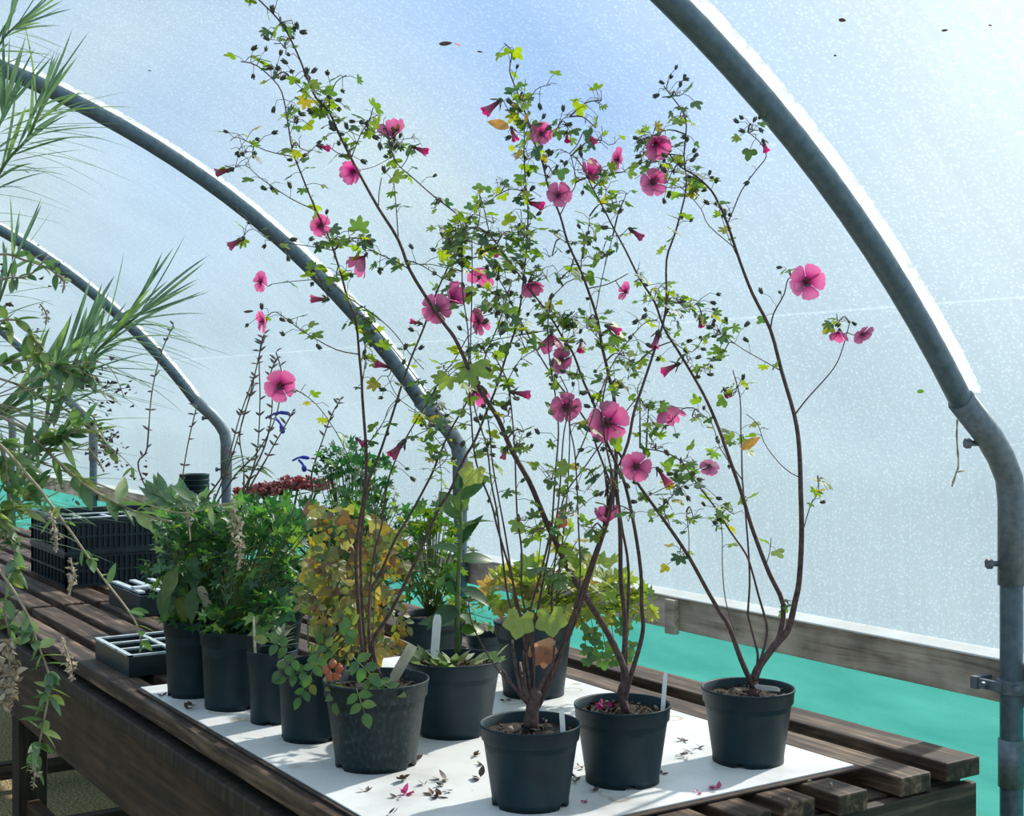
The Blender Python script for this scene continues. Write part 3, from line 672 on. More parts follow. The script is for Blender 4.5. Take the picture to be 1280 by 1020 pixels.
B.stem([(664,898),(662,860),(655,800),(640,765),(633,734),(625,670),(621,638),(614,603),(609,560),(601,535),(592,503),(588,450),(590,362),(590,298)],.0028,.001,.3,leafy=(.6,1,14,8))
B.stem([(664,900),(661,845),(653,780),(645,745),(639,715),(632,670),(625,632),(616,582),(612,540),(606,503),(596,470)],.0026,.001,.0,leafy=(.6,1,8,3))
B.stem([(665,898),(668,840),(660,780),(652,740),(652,688),(647,651),(645,612),(644,577),(641,529),(636,486),(629,465),(615,440)],.0024,.001,-.1,leafy=(.5,1,12,6))
B.stem([(665,898),(668,840),(666,789),(673,758),(680,720),(688,680),(690,657),(694,594),(697,560),(698,534),(695,500),(690,469),(686,440),(685,400),(690,371)],.0026,.001,.1,leafy=(.6,1,10,6))
B.stem([(664,898),(659,830),(661,772),(675,720),(687,675),(694,657),(699,620),(702,577),(705,540),(712,500),(700,470)],.0024,.001,.05)
B.stem([(668,895),(690,850),(692,815),(690,772),(690,737),(694,700),(701,638),(709,613),(728,588),(746,562),(770,530),(802,490)],.0026,.001,.3,leafy=(.6,1,8,5))
B.stem([(668,893),(688,850),(694,789),(696,741),(706,650),(710,600),(712,535),(706,500)],.0022,.001,.15)
B.stem([(670,890),(695,840),(712,780),(725,729),(723,657),(721,603),(718,562),(712,531),(715,500)],.002,.001,-.1,leafy=(.5,1,6,3))
B.stem([(662,892),(661,884),(646,863),(618,832),(594,789),(587,767),(586,750)],.0022,.001,-.3)
B.stem([(745,690),(752,677)],.001,.001,0,True,own=False)
B.stem([(719,574),(731,548),(745,507),(759,469),(772,445),(791,419),(807,403),(822,400)],.0014,.0008,.2,True,leafy=(.2,1,10,8),own=False)
B.stem([(621,483),(650,450),(680,432),(700,425)],.001,.0007,.1,True,leafy=(.2,1,6,3),own=False)
B.stem([(655,410),(600,430),(585,455)],.001,.0007,.1,True,leafy=(.2,1,6,2),own=False)
for c in [(560,465,24,14,5,0,0,(.02,.035)),(620,370,25,25,12,6),(580,330,25,25,12,6),(565,300,24,20,12,8),(840,215,14,20,7,5),(845,120,14,14,4,5),(850,145,12,10,3,1),(815,170,25,22,8,9),(800,205,18,16,5,6),(835,372,14,18,5,5),(850,380,20,18,5,7),(840,395,10,10,5,1),(650,420,20,20,8,4),(690,600,20,14,4,1),(700,585,18,14,3,2),(680,660,28,22,13,2),(700,690,22,18,8,1),(740,660,22,20,7,2),(720,640,20,16,7,2),(650,650,18,20,5,1),(610,560,14,16,4,3),(650,560,10,18,4,2),(665,780,8,8,0,0),(745,600,22,20,6,3),(790,640,12,14,4,3),(635,520,12,10,2,2),(700,715,28,18,8,0,0,(.016,.03))]: B.cluster(*c)
B.flo(707,509,20,'open',(.1,-.15,1),df=-.03); B.flo(795,583,20,'open',(0,-.05,1),df=-.04); B.flo(757,656,14,'cup',(0,.6,.4)); B.flo(545,386,20,'open',(.1,.1,-.9)); B.flo(651,492,14,'closed',(.9,-.15,.2)); B.flo(820,178,16,'cup',(.1,-.5,.7)); B.flo(816,228,18,'open',(.1,-.1,1)); B.flo(820,425,13,'closed',(-.2,-.9,.3)); B.flo(726,432,11,'closed',(-.1,-.7,.5)); B.flo(631,566,10,'closed',(-.3,-.9,.2)); B.flo(829,595,14,'closed',(.6,-.8,.2)); B.flo(766,411,12,'closed',(.8,-.4,.3))
# large lobed leaves low on B, a tan dead leaf and a withered flower
big=MB()
for (x,y,s,ax) in [(650,788,.036,(-.2,-.9,.3)),(688,785,.036,(.1,-.9,.3)),(620,835,.012,(-.8,-.2,.3)),(592,603,.03,(-.4,-.8,.2)),(700,600,.02,(.8,.1,.3))]:
    f=B.fb-.03; c=P(x,y-15,f); lobed(big,c,camdir(*ax),camdir(-.2,.3,1),s,5,.25,.12,2.6,.05)
    q=B.near(x,y-15); a_=P(q[0],q[1],q[2]); k_=MB(); k_.tube([a_,(a_+c)/2+Vector((0,0,.004)),c],.001,4,False); k_.obj('leaf_stalk',M['greenstem'],tB)
o=big.obj('lower_leaves',M['limeleaf'],tB,False)
tl_=MB(); c=P(680,812,B.fb+.01); [lobed(tl_,P(672+k*5,802+k*5,B.fb+.03),camdir(.4-k*.3,-.9,.2),camdir(-.5+k*.5,.1,1),.034,4,.25,.5,1.5) for k in range(3)]; B_dead=tl_.obj('dead_leaf',M['tanleaf'],tB,False); B_dead['label']='crumpled tan dead leaf'
wf=MB()
for k in range(6): lobed(wf,P(707+U(-6,6),648+U(-4,8),B.fb),rdir(-.3),rdir(0),.016,3,.2,.4,1.2)
wo=wf.obj('withered_flower',M['salmon'],tB,False); wo['label']='withered salmon flower'
tie=MB()
for k in range(7): tie.tube([P(762+U(-7,7),U(585,640),B.fb+.05+U(-.02,.02)) for _ in range(5)],.0014,4)
tie.obj('twine_tie',M['stem'],tB)['label']='dark knotted tie round the stems'
# pot C
Cc.stem([(783,890),(776,866),(782,848),(778,830),(761,794),(735,751),(716,722),(701,691),(687,662),(675,634),(661,601),(639,562),(624,526),(610,503),(596,481),(587,464),(580,447),(568,422),(554,403),(535,375),(512,337),(498,300),(473,260),(454,226),(439,198),(423,166),(412,141),(395,122),(385,100),(370,63),(351,28),(324,0),(310,-15)],.0082,.0011,-.25,leafy=(.78,1,20,12))
Cc.stem([(783,888),(779,850),(781,800),(781,772),(776,725),(775,657),(770,603),(770,560),(768,502),(762,474),(757,452),(752,431),(747,400),(738,371),(726,339),(710,304),(700,269),(686,236),(678,203),(668,178),(660,150),(645,111),(637,88),(640,65),(630,54)],.006,.001,.1,leafy=(.62,1,16,8))
Cc.stem([(780,880),(787,850),(800,806),(804,782),(802,757),(801,714),(793,659),(782,608),(772,583),(753,540),(743,507),(729,476),(717,443),(703,421),(693,404),(678,382),(659,358),(643,335),(626,313),(612,293)],.0054,.001,-.1,leafy=(.55,1,24,12))
Cc.stem([(782,870),(783,800),(786,733),(784,695),(778,663),(773,629),(764,607),(747,562),(734,528),(702,485),(691,471),(669,435),(650,400),(638,377),(631,361),(605,320)],.0036,.001,.2,leafy=(.55,1,20,10))
Cc.stem([(514,340),(497,328),(466,314),(440,300)],.0012,.0008,-.1,True,leafy=(.2,1,6,3),own=False)
Cc.stem([(508,328),(528,332),(552,347),(578,355)],.0012,.0008,.1,True,leafy=(.2,1,7,3),own=False)
Cc.stem([(498,300),(497,285),(495,256),(492,225)],.0012,.0008,.05,True,leafy=(.6,1,3,1),own=False)
Cc.stem([(473,258),(474,240),(477,222)],.001,.0008,.05,True,own=False)
Cc.stem([(412,141),(412,125),(420,103),(433,94)],.0011,.0008,.05,True,leafy=(.2,1,5,5),own=False)
Cc.stem([(423,166),(405,140),(385,118),(365,100)],.001,.0007,.05,True,leafy=(.1,1,6,4),own=False)
Cc.stem([(439,198),(420,190),(408,180)],.001,.0007,.05,True,leafy=(.1,1,2,3),own=False)
Cc.stem([(439,195),(450,170),(462,150),(466,135)],.0011,.0007,.05,True,leafy=(.2,1,6,7),own=False)
Cc.stem([(700,269),(712,245),(720,228),(716,205),(712,192),(705,190)],.0012,.0008,.1,True,leafy=(.5,1,3,4),own=False)
Cc.stem([(726,339),(728,315),(735,290),(737,270)],.0011,.0007,.1,True,leafy=(.5,1,8,5),own=False)
Cc.stem([(735,362),(760,355),(785,342)],.0012,.001,.1,True,own=False)
Cc.stem([(710,304),(695,295),(690,287)],.001,.0007,.1,True,own=False)
Cc.stem([(745,395),(752,350),(762,310),(766,295)],.0012,.0007,.1,True,leafy=(.2,1,5,2),own=False)
Cc.stem([(660,150),(650,140),(630,125)],.001,.0007,.1,True,leafy=(.2,1,4,3),own=False)
Cc.stem([(655,130),(670,112),(688,106)],.001,.0007,.1,True,leafy=(.2,1,4,1),own=False)
Cc.stem([(668,178),(690,170),(702,150),(712,146)],.001,.0007,.1,True,leafy=(.3,1,5,2),own=False)
for c in [(355,60,14,18,2,3),(400,110,20,14,5,3),(345,95,14,10,5,4),(460,160,18,20,5,5),(350,30,16,14,3,2),(655,120,16,18,8,3),(660,160,16,14,8,2),(710,160,12,12,4,2),(690,215,14,12,2,3),(745,160,12,16,3,4),(752,125,14,14,3,6),(752,175,18,16,6,6),(745,230,20,20,8,7),(760,255,18,18,8,7),(780,250,10,12,5,0),(640,290,24,22,14,8),(690,390,22,22,9,6),(715,400,20,20,8,4),(715,330,14,14,3,5),(745,420,18,18,9,4),(735,400,14,20,6,5),(745,325,12,10,2,4),(745,320,10,8,4,0),(780,445,22,26,10,10),(775,480,22,20,8,8),(720,470,18,14,5,3),(700,350,12,10,3,4),(670,345,14,14,5,4),(655,540,10,8,2,2),(770,415,10,10,4,0,0,(.02,.03)),(605,300,30,24,18,10),(560,290,20,18,8,7),(625,335,20,20,8,5),(690,320,10,8,2,1),(580,290,20,12,5,3)]: Cc.cluster(*c)
Cc.flo(760,528,27,'open',(-.05,0,1),df=-.04,spin=.3); Cc.flo(698,244,17,'open',(.2,.15,.9)); Cc.flo(677,167,15,'open',(-.1,-.1,.9)); Cc.flo(700,450,17,'open',(.55,-.2,.8)); Cc.flo(773,200,17,'open',(-.85,.1,.35)); Cc.flo(735,220,12,'cup',(.2,.3,.8)); Cc.flo(783,365,13,'open',(-.75,.3,.4)); Cc.flo(663,352,14,'cup',(.2,-.7,.5)); Cc.flo(709,171,9,'closed',(0,-.8,.5)); Cc.flo(737,172,12,'closed',(.6,-.7,.3)); Cc.flo(795,292,12,'closed',(.7,-.6,.2)); Cc.flo(744,521,8,'closed',(0,.4,.5)); Cc.flo(457,319,14,'cup',(-.5,-.7,.2)); Cc.flo(690,415,14,'cup',(-.1,-.9,.2)); Cc.flo(603,398,10,'cup',(0,-.8,.4))
for (q_,d_,n_,l_,w_) in [(P(637,160,2.35),(-.95,.3,.1),(.1,.3,1),.042,.021),(P(660,140,2.36),(-.3,-1,.1),(1,0,.5),.025,.012),(P(650,185,2.36),(-.3,-1,.1),(1,0,.5),.025,.012)]:
    ol=MB(); blade(ol,q_,camdir(*d_),camdir(*n_),l_,w_,.1); o=ol.obj('orange_leaf',M['orangeleaf'],tC); o['label']='orange dying leaf'
# pot D
D.stem([(941,872),(943,846),(950,831),(969,806),(985,787),(994,751),(999,725),(1002,670),(1001,617),(999,560),(993,519),(977,464),(963,412),(941,368),(925,327),(909,279),(899,256),(889,238),(870,220),(850,208),(835,190),(826,172)],.0095,.0012,.1,leafy=(.7,1,14,8))
D.stem([(943,850),(952,828),(966,808),(974,795),(979,756),(962,718),(949,685),(938,654),(927,617),(907,560),(899,537),(884,502),(869,474),(846,436),(830,410),(818,377),(800,349),(782,313),(769,289),(751,254),(741,236),(728,208),(716,194)],.0072,.0011,.25,leafy=(.62,1,18,12))
D.stem([(942,860),(926,824),(912,785),(899,764),(883,736),(861,696),(839,663),(822,639),(801,610),(788,590),(770,560)],.0062,.0022,-.3)
D.stem([(943,858),(947,826),(946,812),(937,777),(935,764),(937,731),(936,696),(932,643),(928,600),(927,560),(926,537),(925,497),(916,463)],.0034,.0011,.35,leafy=(.6,1,7,2))
D.stem([(943,858),(951,824),(957,802),(958,780),(948,744),(940,714),(932,692),(912,663),(896,637),(879,615),(863,593),(852,577),(830,565),(800,560)],.0034,.0011,-.1,leafy=(.55,1,16,8))
D.stem([(926,824),(918,790),(907,751),(903,709),(903,674),(901,648)],.0016,.0008,.2,True,leafy=(.7,1,3,0),own=False)
D.stem([(993,519),(1010,497),(1037,467),(1050,445),(1062,404)],.0018,.0009,.1,True)
D.stem([(963,412),(967,392),(980,368),(985,349),(996,345)],.0018,.001,-.1,True,leafy=(.1,.5,1,2))
D.stem([(909,279),(914,269),(927,238),(945,213),(958,195),(950,178),(935,165)],.0014,.0008,.0,True,leafy=(.1,1,5,3))
D.stem([(977,464),(958,453),(928,436),(900,416),(880,405)],.0013,.0008,.1,True,leafy=(.2,1,5,2),own=False)
D.stem([(1004,665),(1013,632),(1023,615),(1022,597)],.0012,.0008,.1,True,leafy=(.3,1,3,1),own=False)
D.stem([(999,607),(984,588),(969,573),(955,553),(947,530),(933,518)],.0012,.0008,.1,True,leafy=(.6,1,2,0),own=False)
D.stem([(959,705),(962,690),(964,672)],.001,.0008,0,True,leafy=(.5,1,2,0),own=False)
D.stem([(923,605),(900,560),(890,530),(867,510)],.0013,.0008,.1,True,leafy=(.2,1,6,4),own=False)
D.stem([(911,310),(886,282),(876,261),(853,236),(832,228)],.0012,.0008,.1,True,leafy=(.4,1,6,2),own=False)
D.stem([(883,236),(858,218),(827,213)],.0011,.0008,.1,True,leafy=(.2,1,4,3),own=False)
D.stem([(925,327),(912,300),(899,262)],.001,.0008,.1,True,own=False)
D.stem([(840,430),(865,440),(880,420)],.001,.0008,.1,True,leafy=(.2,1,5,5),own=False)
D.stem([(822,639),(850,610),(872,590)],.001,.0008,.1,True,leafy=(.2,1,7,3),own=False)
D.stem([(775,640),(800,625),(850,600),(875,585)],.001,.0008,.1,True,leafy=(.2,1,5,3),own=False)
D.stem([(839,663),(835,650),(830,640)],.001,.0008,.1,True,leafy=(.2,1,4,0),own=False)
D.stem([(862,697),(861,670),(858,640)],.001,.0008,.1,True,leafy=(.6,1,3,0),own=False)
for c in [(940,158,16,12,3,6),(1050,400,14,8,6,2),(985,340,10,8,2,1),(815,190,18,20,6,8),(825,210,18,14,5,5),(870,240,14,12,5,1),(895,420,16,20,6,5),(905,440,14,10,5,0),(870,380,18,16,5,5),(880,460,14,14,2,5),(860,450,16,14,2,5),(800,350,16,14,4,6),(820,365,16,16,5,6),(790,460,18,20,8,8),(810,520,20,30,8,11),(840,525,12,14,3,5),(800,500,16,20,7,6),(865,520,14,10,4,4),(850,580,18,12,7,3),(835,630,14,12,4,3),(920,490,14,10,4,1),(820,560,18,14,5,4),(895,655,12,8,3,1),(850,690,14,12,4,0),(865,640,10,8,3,1),(985,755,6,6,3,0),(912,640,12,8,3,1),(1022,600,8,6,3,1),(780,215,14,14,4,4),(730,215,12,12,3,4)]: D.cluster(*c)
D.flo(1008,352,23,'open',(0,-.05,1),spin=1.2); D.flo(1078,417,15,'open',(.35,-.6,.6)); D.flo(1049,413,11,'cup',(-.2,-.8,.4)); D.flo(887,582,13,'open',(0,-.5,-.6)); D.flo(828,505,16,'cup',(.4,-.7,.4)); D.flo(838,460,14,'closed',(-.8,-.4,.2)); D.flo(908,490,11,'closed',(.1,-.3,.7)); D.flo(956,182,10,'closed',(.2,-.8,.3)); D.flo(875,403,8,'closed',(.1,-.7,.4));
yl=MB(); blade(yl,P(926,563,2.5),camdir(.75,.6,.1),camdir(-.3,.6,.7),.045,.022,.1); blade(yl,P(838,600,2.45),camdir(-.3,-.9,.1),camdir(.2,.2,1),.02,.02,.1)
o=yl.obj('yellowed_leaf',M['orangeleaf'],tD); o['label']='yellowed curling leaf'
# the far left flower on a long twig of pot A's plant
A.stem([(461,700),(470,640),(440,580),(420,540),(395,505),(368,486)],.0011,.0008,.1,False,leafy=(.55,1,5,2),own=False)
A.flo(351,482,21,'open',(.02,-.1,1),spin=.9)
for a_ in [(448,288,.028,(.1,.9,.2)),(455,300,.024,(.6,-.5,.2)),(415,285,.02,(.5,-.4,.2)),(455,405,.018,(.8,.2,.2)),(455,420,.02,(.6,-.2,.3)),(540,495,.02,(-.6,-.4,.3)),(395,310,.018,(.8,.1,.2)),(470,478,.022,(-.8,-.5,.2)),(425,300,.02,(.7,-.5,.2))]: A.leaf1(*a_)
for a_ in [(492,220,.024,(.8,-.1,.4)),(400,140,.024,(.5,.3,.3)),(390,105,.018,(.8,-.5,.3)),(590,455,.042,(.1,-.9,.3)),(560,470,.03,(-.5,-.8,.3)),(768,420,.026,(.7,-.3,.4)),(600,245,.024,(-.3,.2,.6)),(640,330,.02,(-.7,-.2,.4)),(742,325,.02,(.4,.3,.5)),(705,400,.02,(.7,-.4,.4))]: Cc.leaf1(*a_)
for a_ in [(545,530,.02,(.7,.3,.3)),(850,150,.022,(-.5,-.3,.4)),(725,345,.02,(-.7,.2,.4)),(560,340,.018,(.6,-.3,.4)),(500,330,.02,(-.7,.1,.4)),(640,400,.02,(.8,.1,.3))]: B.leaf1(*a_)
for a_ in [(862,240,.022,(.7,-.3,.4)),(838,375,.024,(-.4,-.3,.5)),(875,400,.02,(.8,.3,.4)),(900,435,.022,(-.5,-.4,.4)),(868,460,.016,(.7,-.3,.4)),(905,645,.02,(-.7,-.3,.4)),(850,695,.022,(-.3,-.6,.6)),(930,548,.016,(-.6,-.6,.3)),(925,625,.016,(.7,0,.5)),(913,633,.016,(-.7,.2,.5)),(800,450,.02,(.5,-.4,.4))]: D.leaf1(*a_)
for q in (A,B,Cc,D): q.finish()
# pink fallen flower on C's soil
fp=MB()
for k in range(6): lobed(fp,P(756+U(-6,6),880+U(-4,3),Cc.fb-.03),rdir(.2),rdir(.5),.009,3,.2,.5,1.3)
tag(fp.obj('fallen_flower',M['pinkfall'],None,False),'pink fallen flower lying on the soil of the pot left of the rightmost','petal')

# ---------------------------------------------------------------- the other potted plants
def bushy(root,center,rad,n,fn,mb,tw,base,shell=.35,stalk=.0011):
    for i in range(n):
        d=rdir(.15,1.0); k=shell+(1-shell)*R()**.7
        q=Vector((center.x+d.x*rad[0]*k,center.y+d.y*rad[1]*k,center.z+d.z*rad[2]*k))
        out=(d+Vector((0,0,.1))+rdir(0)*.5).normalized(); nn=(UP*.8+d*.5+rdir(0)*.6)
        fn(mb,q,out,nn)
        if i%3==0:
            m_=base.lerp(q,.55)+Vector((0,0,.02)); tw.tube([base+Vector((U(-.01,.01),U(-.01,.01),0)),m_,q],stalk,4,False)
ger=lambda mb,q,d,n: lobed(mb,q,d,n,U(.014,.030),5,.5,.2,2.3,.2)
tH,pH=potted('potted_geranium',243,867,.070,.172,'deep green cut-leaved bushy plant in the tall black pot farthest left','potted plant',chips=0,rb=.85,group='row of leafy pots at the left edge of the board')
a=MB();w=MB(); base=pH+Vector((0,0,.15))
bushy(tH,P(248,700,3.05),(.13,.12,.14),330,ger,a,w,base); bushy(tH,P(270,662,3.08),(.1,.1,.07),110,ger,a,w,base)
bushy(tH,P(240,768,3.04),(.09,.07,.035),80,ger,a,w,base,.2)
a.obj('foliage',M['geranium'],tH,False)
a=MB()
for k in range(16):
    q=P(U(200,245),U(690,740),3.0+U(-.06,.04)); blade(a,q,camdir(U(-.5,.1),-1,U(-.2,.4)),camdir(-.2,.1,1),U(.06,.1),.035,.15)
a.obj('drooping_leaves',M['roseleaf'],tH); w.obj('stalks',M['greenstem'],tH)
tI,pI=potted('potted_geranium',292,882,.074,.17,'bushiest cut-leaved green plant in the second black pot from left','potted plant',chips=0,rb=.85,group='row of leafy pots at the left edge of the board')
a=MB();w=MB(); base=pI+Vector((0,0,.15))
bushy(tI,P(325,698,2.96),(.16,.13,.14),480,ger,a,w,base); bushy(tI,P(335,765,2.85),(.07,.06,.04),36,lambda mb,q,d,n: lobed(mb,q,d,n,U(.025,.04),5,.42,.2,2.3,.16),a,w,base)
bushy(tI,P(292,775,2.92),(.09,.08,.035),90,ger,a,w,base,.2); a.obj('foliage',M['geranium'],tI,False); w.obj('stalks',M['greenstem'],tI)
tJ,pJ=potted('potted_seedling',340,901,.052,.15,'small grey-leaved whorled plant in a narrow black pot','potted plant',chips=10,rb=.85,group='row of leafy pots at the left edge of the board')
a=MB();w=MB(); c=P(352,805,2.78); w.tube([pJ+Vector((0,0,.13)),c],.002,6)
for k in range(26):
    an=k*2.4; blade(a,c+UP*(.0014*k-.01),Vector((math.cos(an),math.sin(an),.25+.02*k)),UP,U(.028,.048),.010,.1)
w.obj('stalk',M['greenstem'],tJ); a.obj('foliage',M['greyleaf'],tJ)
tK,pK=potted('potted_rose',390,921,.070,.15,'yellowing rose with drooping green leaflets and orange hips, left of the front pots','potted plant',chips=20,rb=.85)
a=MB();g=MB();w=MB(); base=pK+Vector((0,0,.13)); fK=2.62
def spray(mb,q,d,n,s=.026,cnt=5):
    w.tube([q,q+d*s*2.2],.0009,4,False); sd=d.cross(n).normalized()
    for j in range(cnt//2):
        for sg in (-1,1): blade(mb,q+d*s*(.5+j*.8),(d*.5+sd*sg+rdir(0)*.2).normalized(),n,s*1.15,s*.75,.15,5,.1,.8)
    blade(mb,q+d*s*2,(d+rdir(0)*.2).normalized(),n,s*1.25,s*.8,.15,5,.1,.8)
for (x,y,rx,ry,n) in [(410,655,26,30,16),(400,720,24,40,26),(430,740,34,40,26),(460,700,30,50,20),(480,680,24,30,14),(430,800,40,25,16),(480,770,26,40,14)]:
    for k in range(int(n*1.5)):
        f=fK+U(-.02,.16); q=P(x+U(-rx,rx),y+U(-ry,ry),f)
        if R()<.55: lobed(a,q,camdir(U(-.7,.7),U(-1,0),U(-.2,.5)),camdir(U(-.5,.5),U(0,.8),U(.2,1)),U(.013,.030),3,.22,.5,1.8,.08)
        else: spray(a,q,camdir(U(-1,1),U(-1,.3),U(-.3,.5)),camdir(U(-.4,.4),U(0,.9),.8),U(.014,.02))
for k in range(16):
    q=P(U(395,490),U(650,800),fK+.06); m_=base.lerp(q,.5)+rdir(0)*.02; w.tube(smooth([base,m_,q],3),.0018,4,False)
for (x,y,dx,dy) in [(372,820,-.6,-.5),(385,835,-.9,-.4),(400,815,-.3,-.8),(392,850,-.7,-.9),(420,850,0,-.9),(440,820,.5,-.4),(455,845,.7,-.5),(430,800,.2,.4),(470,850,.8,-.4),(445,860,.3,-.7),(420,820,-.4,.5),(365,810,-.9,.3)]:
    q=P(x,y,2.38+U(-.03,.03) if x>405 else 2.5); spray(g,q,camdir(dx,dy,.3),camdir(-.1,.6,.8),U(.019,.025)); w.tube([P(x,y,2.5),q],.001,4,False)
a.obj('yellow_foliage',M['yellowleaf'],tK,False); g.obj('green_foliage',M['roseleaf'],tK); w.obj('canes',M['greenstem'],tK)
for (x,y) in [(408,838),(416,830),(424,836),(412,846),(421,845)]:
    h_=MB(); r=.008; h_.lathe([(.001,-r),(r*.7,-r*.75),(r,0),(r*.75,r*.7),(r*.3,r),(r*.35,r*1.2)],12,P(x,y,2.36)); h_.obj('rose_hip',M['hip'],tK)
# E: broadleaved upright plant
tE,pE=potted('potted_shrub',566,914,.100,.150,'upright broad-leaved plant in a large black pot behind the dusty pot','potted plant',chips=90)
a=MB();v=MB();w=MB(); fE=2.70
w.tube([P(572,815,fE),P(572,740,fE),P(576,670,fE),P(577,612,fE)],[.006,.005,.004,.002],7)
for (x,y,dx,dy,L,wd) in [(577,625,.6,.7,.085,.045),(575,650,-.5,.8,.10,.055),(578,660,.8,.4,.09,.04),(576,700,.9,.1,.09,.04),(572,690,-.8,.3,.085,.045),(574,720,-.7,-.2,.09,.05),(576,735,.8,-.2,.08,.045),(574,760,-.8,-.3,.09,.05),(574,770,.7,-.4,.08,.04),(573,780,-.9,.2,.1,.06),(576,640,.1,1,.07,.04),(577,680,.4,.8,.09,.03),(573,745,-.5,.7,.07,.04),(576,790,.8,.1,.07,.04),(577,612,.3,1,.06,.035),(577,612,-.4,.9,.05,.03)]:
    blade(a,P(x,y,fE),camdir(dx,dy,U(-.5,.6)),camdir(-dy*.5+U(-.5,.5),.7,U(.1,.8)),L*.85,wd*.8,.3,8,.25,.8)
for k in range(44): 
    an=U(0,6.28); r=U(.0,.085); q=pE+Vector((r*math.cos(an),r*math.sin(an),.135)); blade(v,q,Vector((math.cos(an)*.6,math.sin(an)*.6,U(.2,1))),UP+rdir(0)*.4,U(.025,.05),U(.014,.026),.15)
w.obj('stem',M['greenstem'],tE); a.obj('foliage',M['broadleaf'],tE); v.obj('seedling_leaves',M['varleaf'],tE)
# F: lime maple-like plant in the pot behind
tF,pF=potted('potted_vine',667,867,.092,.168,'lime and bronze lobed-leaf plant spilling from the black pot behind the nearest one','potted plant',chips=30)
a=MB();w=MB(); base=pF+Vector((0,0,.15)); lf=lambda mb,q,d,n: lobed(mb,q,d,n,U(.022,.042),5,.4,.22,2.1,.12)
bushy(tF,P(690,740,3.0),(.10,.10,.075),75,lf,a,w,base,.3); bushy(tF,P(745,740,3.0),(.085,.085,.085),60,lf,a,w,base,.3); bushy(tF,P(640,735,3.02),(.07,.07,.05),34,lf,a,w,base,.3); bushy(tF,P(795,755,3.02),(.045,.06,.03),22,lf,a,w,base,.3)
bushy(tF,P(700,675,3.02),(.05,.06,.04),16,lf,a,w,base,.3)
a.obj('foliage',M['limeleaf'],tF,False)
a=MB()
for k in range(46):
    x=U(728,792); y=U(770,830)*1; q=P(x,y,2.98+U(-.04,.04)); lobed(a,q,camdir(U(-1,1),-.6,.2),camdir(0,.5,1),U(.012,.022),3,.35,.2,1.9)
for k in range(5):
    x=735+12*k; w.tube([base,P(x-10,760,2.98),P(x,825,2.98)],.0012,4,False)
a.obj('trailing_foliage',M['roseleaf'],tF,False); w.obj('stalks',M['greenstem'],tF)
# G: foliage plants behind pot A, sedum and wiry salvia
tG,pG=potted('potted_geranium',440,0,.09,.16,'tall cut-leaved green plant behind the dusty front pot','potted plant',chips=0,z=BT,f=3.3)
a=MB();w=MB(); base=pG+Vector((0,0,.14)); 
bushy(tG,P(445,605,3.3),(.10,.11,.09),170,ger,a,w,base,.35); bushy(tG,P(430,570,3.3),(.07,.08,.05),36,ger,a,w,base,.3); bushy(tG,P(460,690,3.3),(.17,.12,.17),360,ger,a,w,base,.35)
bushy(tG,P(375,690,3.15),(.11,.10,.14),260,ger,a,w,base,.3); a.obj('foliage',M['geranium'],tG,False); w.obj('stalks',M['greenstem'],tG)
tP,pP=potted('potted_geranium',540,0,.085,.15,'light green cut-leaved plant behind the upright broad-leaved one','potted plant',chips=0,z=BT,f=3.25)
a=MB();w=MB(); base=pP+Vector((0,0,.13)); bushy(tP,P(535,690,3.2),(.12,.10,.13),230,ger,a,w,base,.35); bushy(tP,P(590,760,3.15),(.08,.08,.05),50,ger,a,w,base,.3)
a.obj('foliage',M['roseleaf'],tP,False); w.obj('stalks',M['greenstem'],tP)
tS,pS=potted('potted_sedum',345,0,.072,.14,'sedum with a flat dusky pink flower head rising above the green bushes','potted plant',chips=0,z=.796,f=3.45)
a=MB();w=MB(); base=pS+Vector((0,0,.13))
heads=[(312,617),(330,613),(350,608),(372,602),(395,606)]
for (x,y) in heads:
    c=P(x,y,3.45); w.tube(smooth([base,base.lerp(c,.5),c-UP*.02],3),.003,5,False)
    for k in range(150):
        an=U(0,6.28); r=.05*math.sqrt(R()); q=c+Vector((r*math.cos(an),r*math.sin(an),U(-.014,.01))); chip(a,q,U(.006,.011))
        if k%4==0: w.tube([c-UP*.02,q],.0008,3,False)
a.obj('flower_head',M['sedum'],tS,False); lf=MB()
for k in range(40):
    x,y=random.choice(heads); c=P(x,y,3.45); q=base.lerp(c,U(.2,.9)); d=rdir(.1,.3); blade(lf,q,d,UP,.05,.025,.1)
lf.obj('foliage',M['broadleaf'],tS); w.obj('stems',M['greenstem'],tS)
tV,pV=potted('potted_salvia',272,0,.072,.14,'wiry blue salvia, thin upright stems with a few blue flowers','potted plant',chips=0,z=.796,f=3.35)
base=pV+Vector((0,0,.13)); lv=MB()
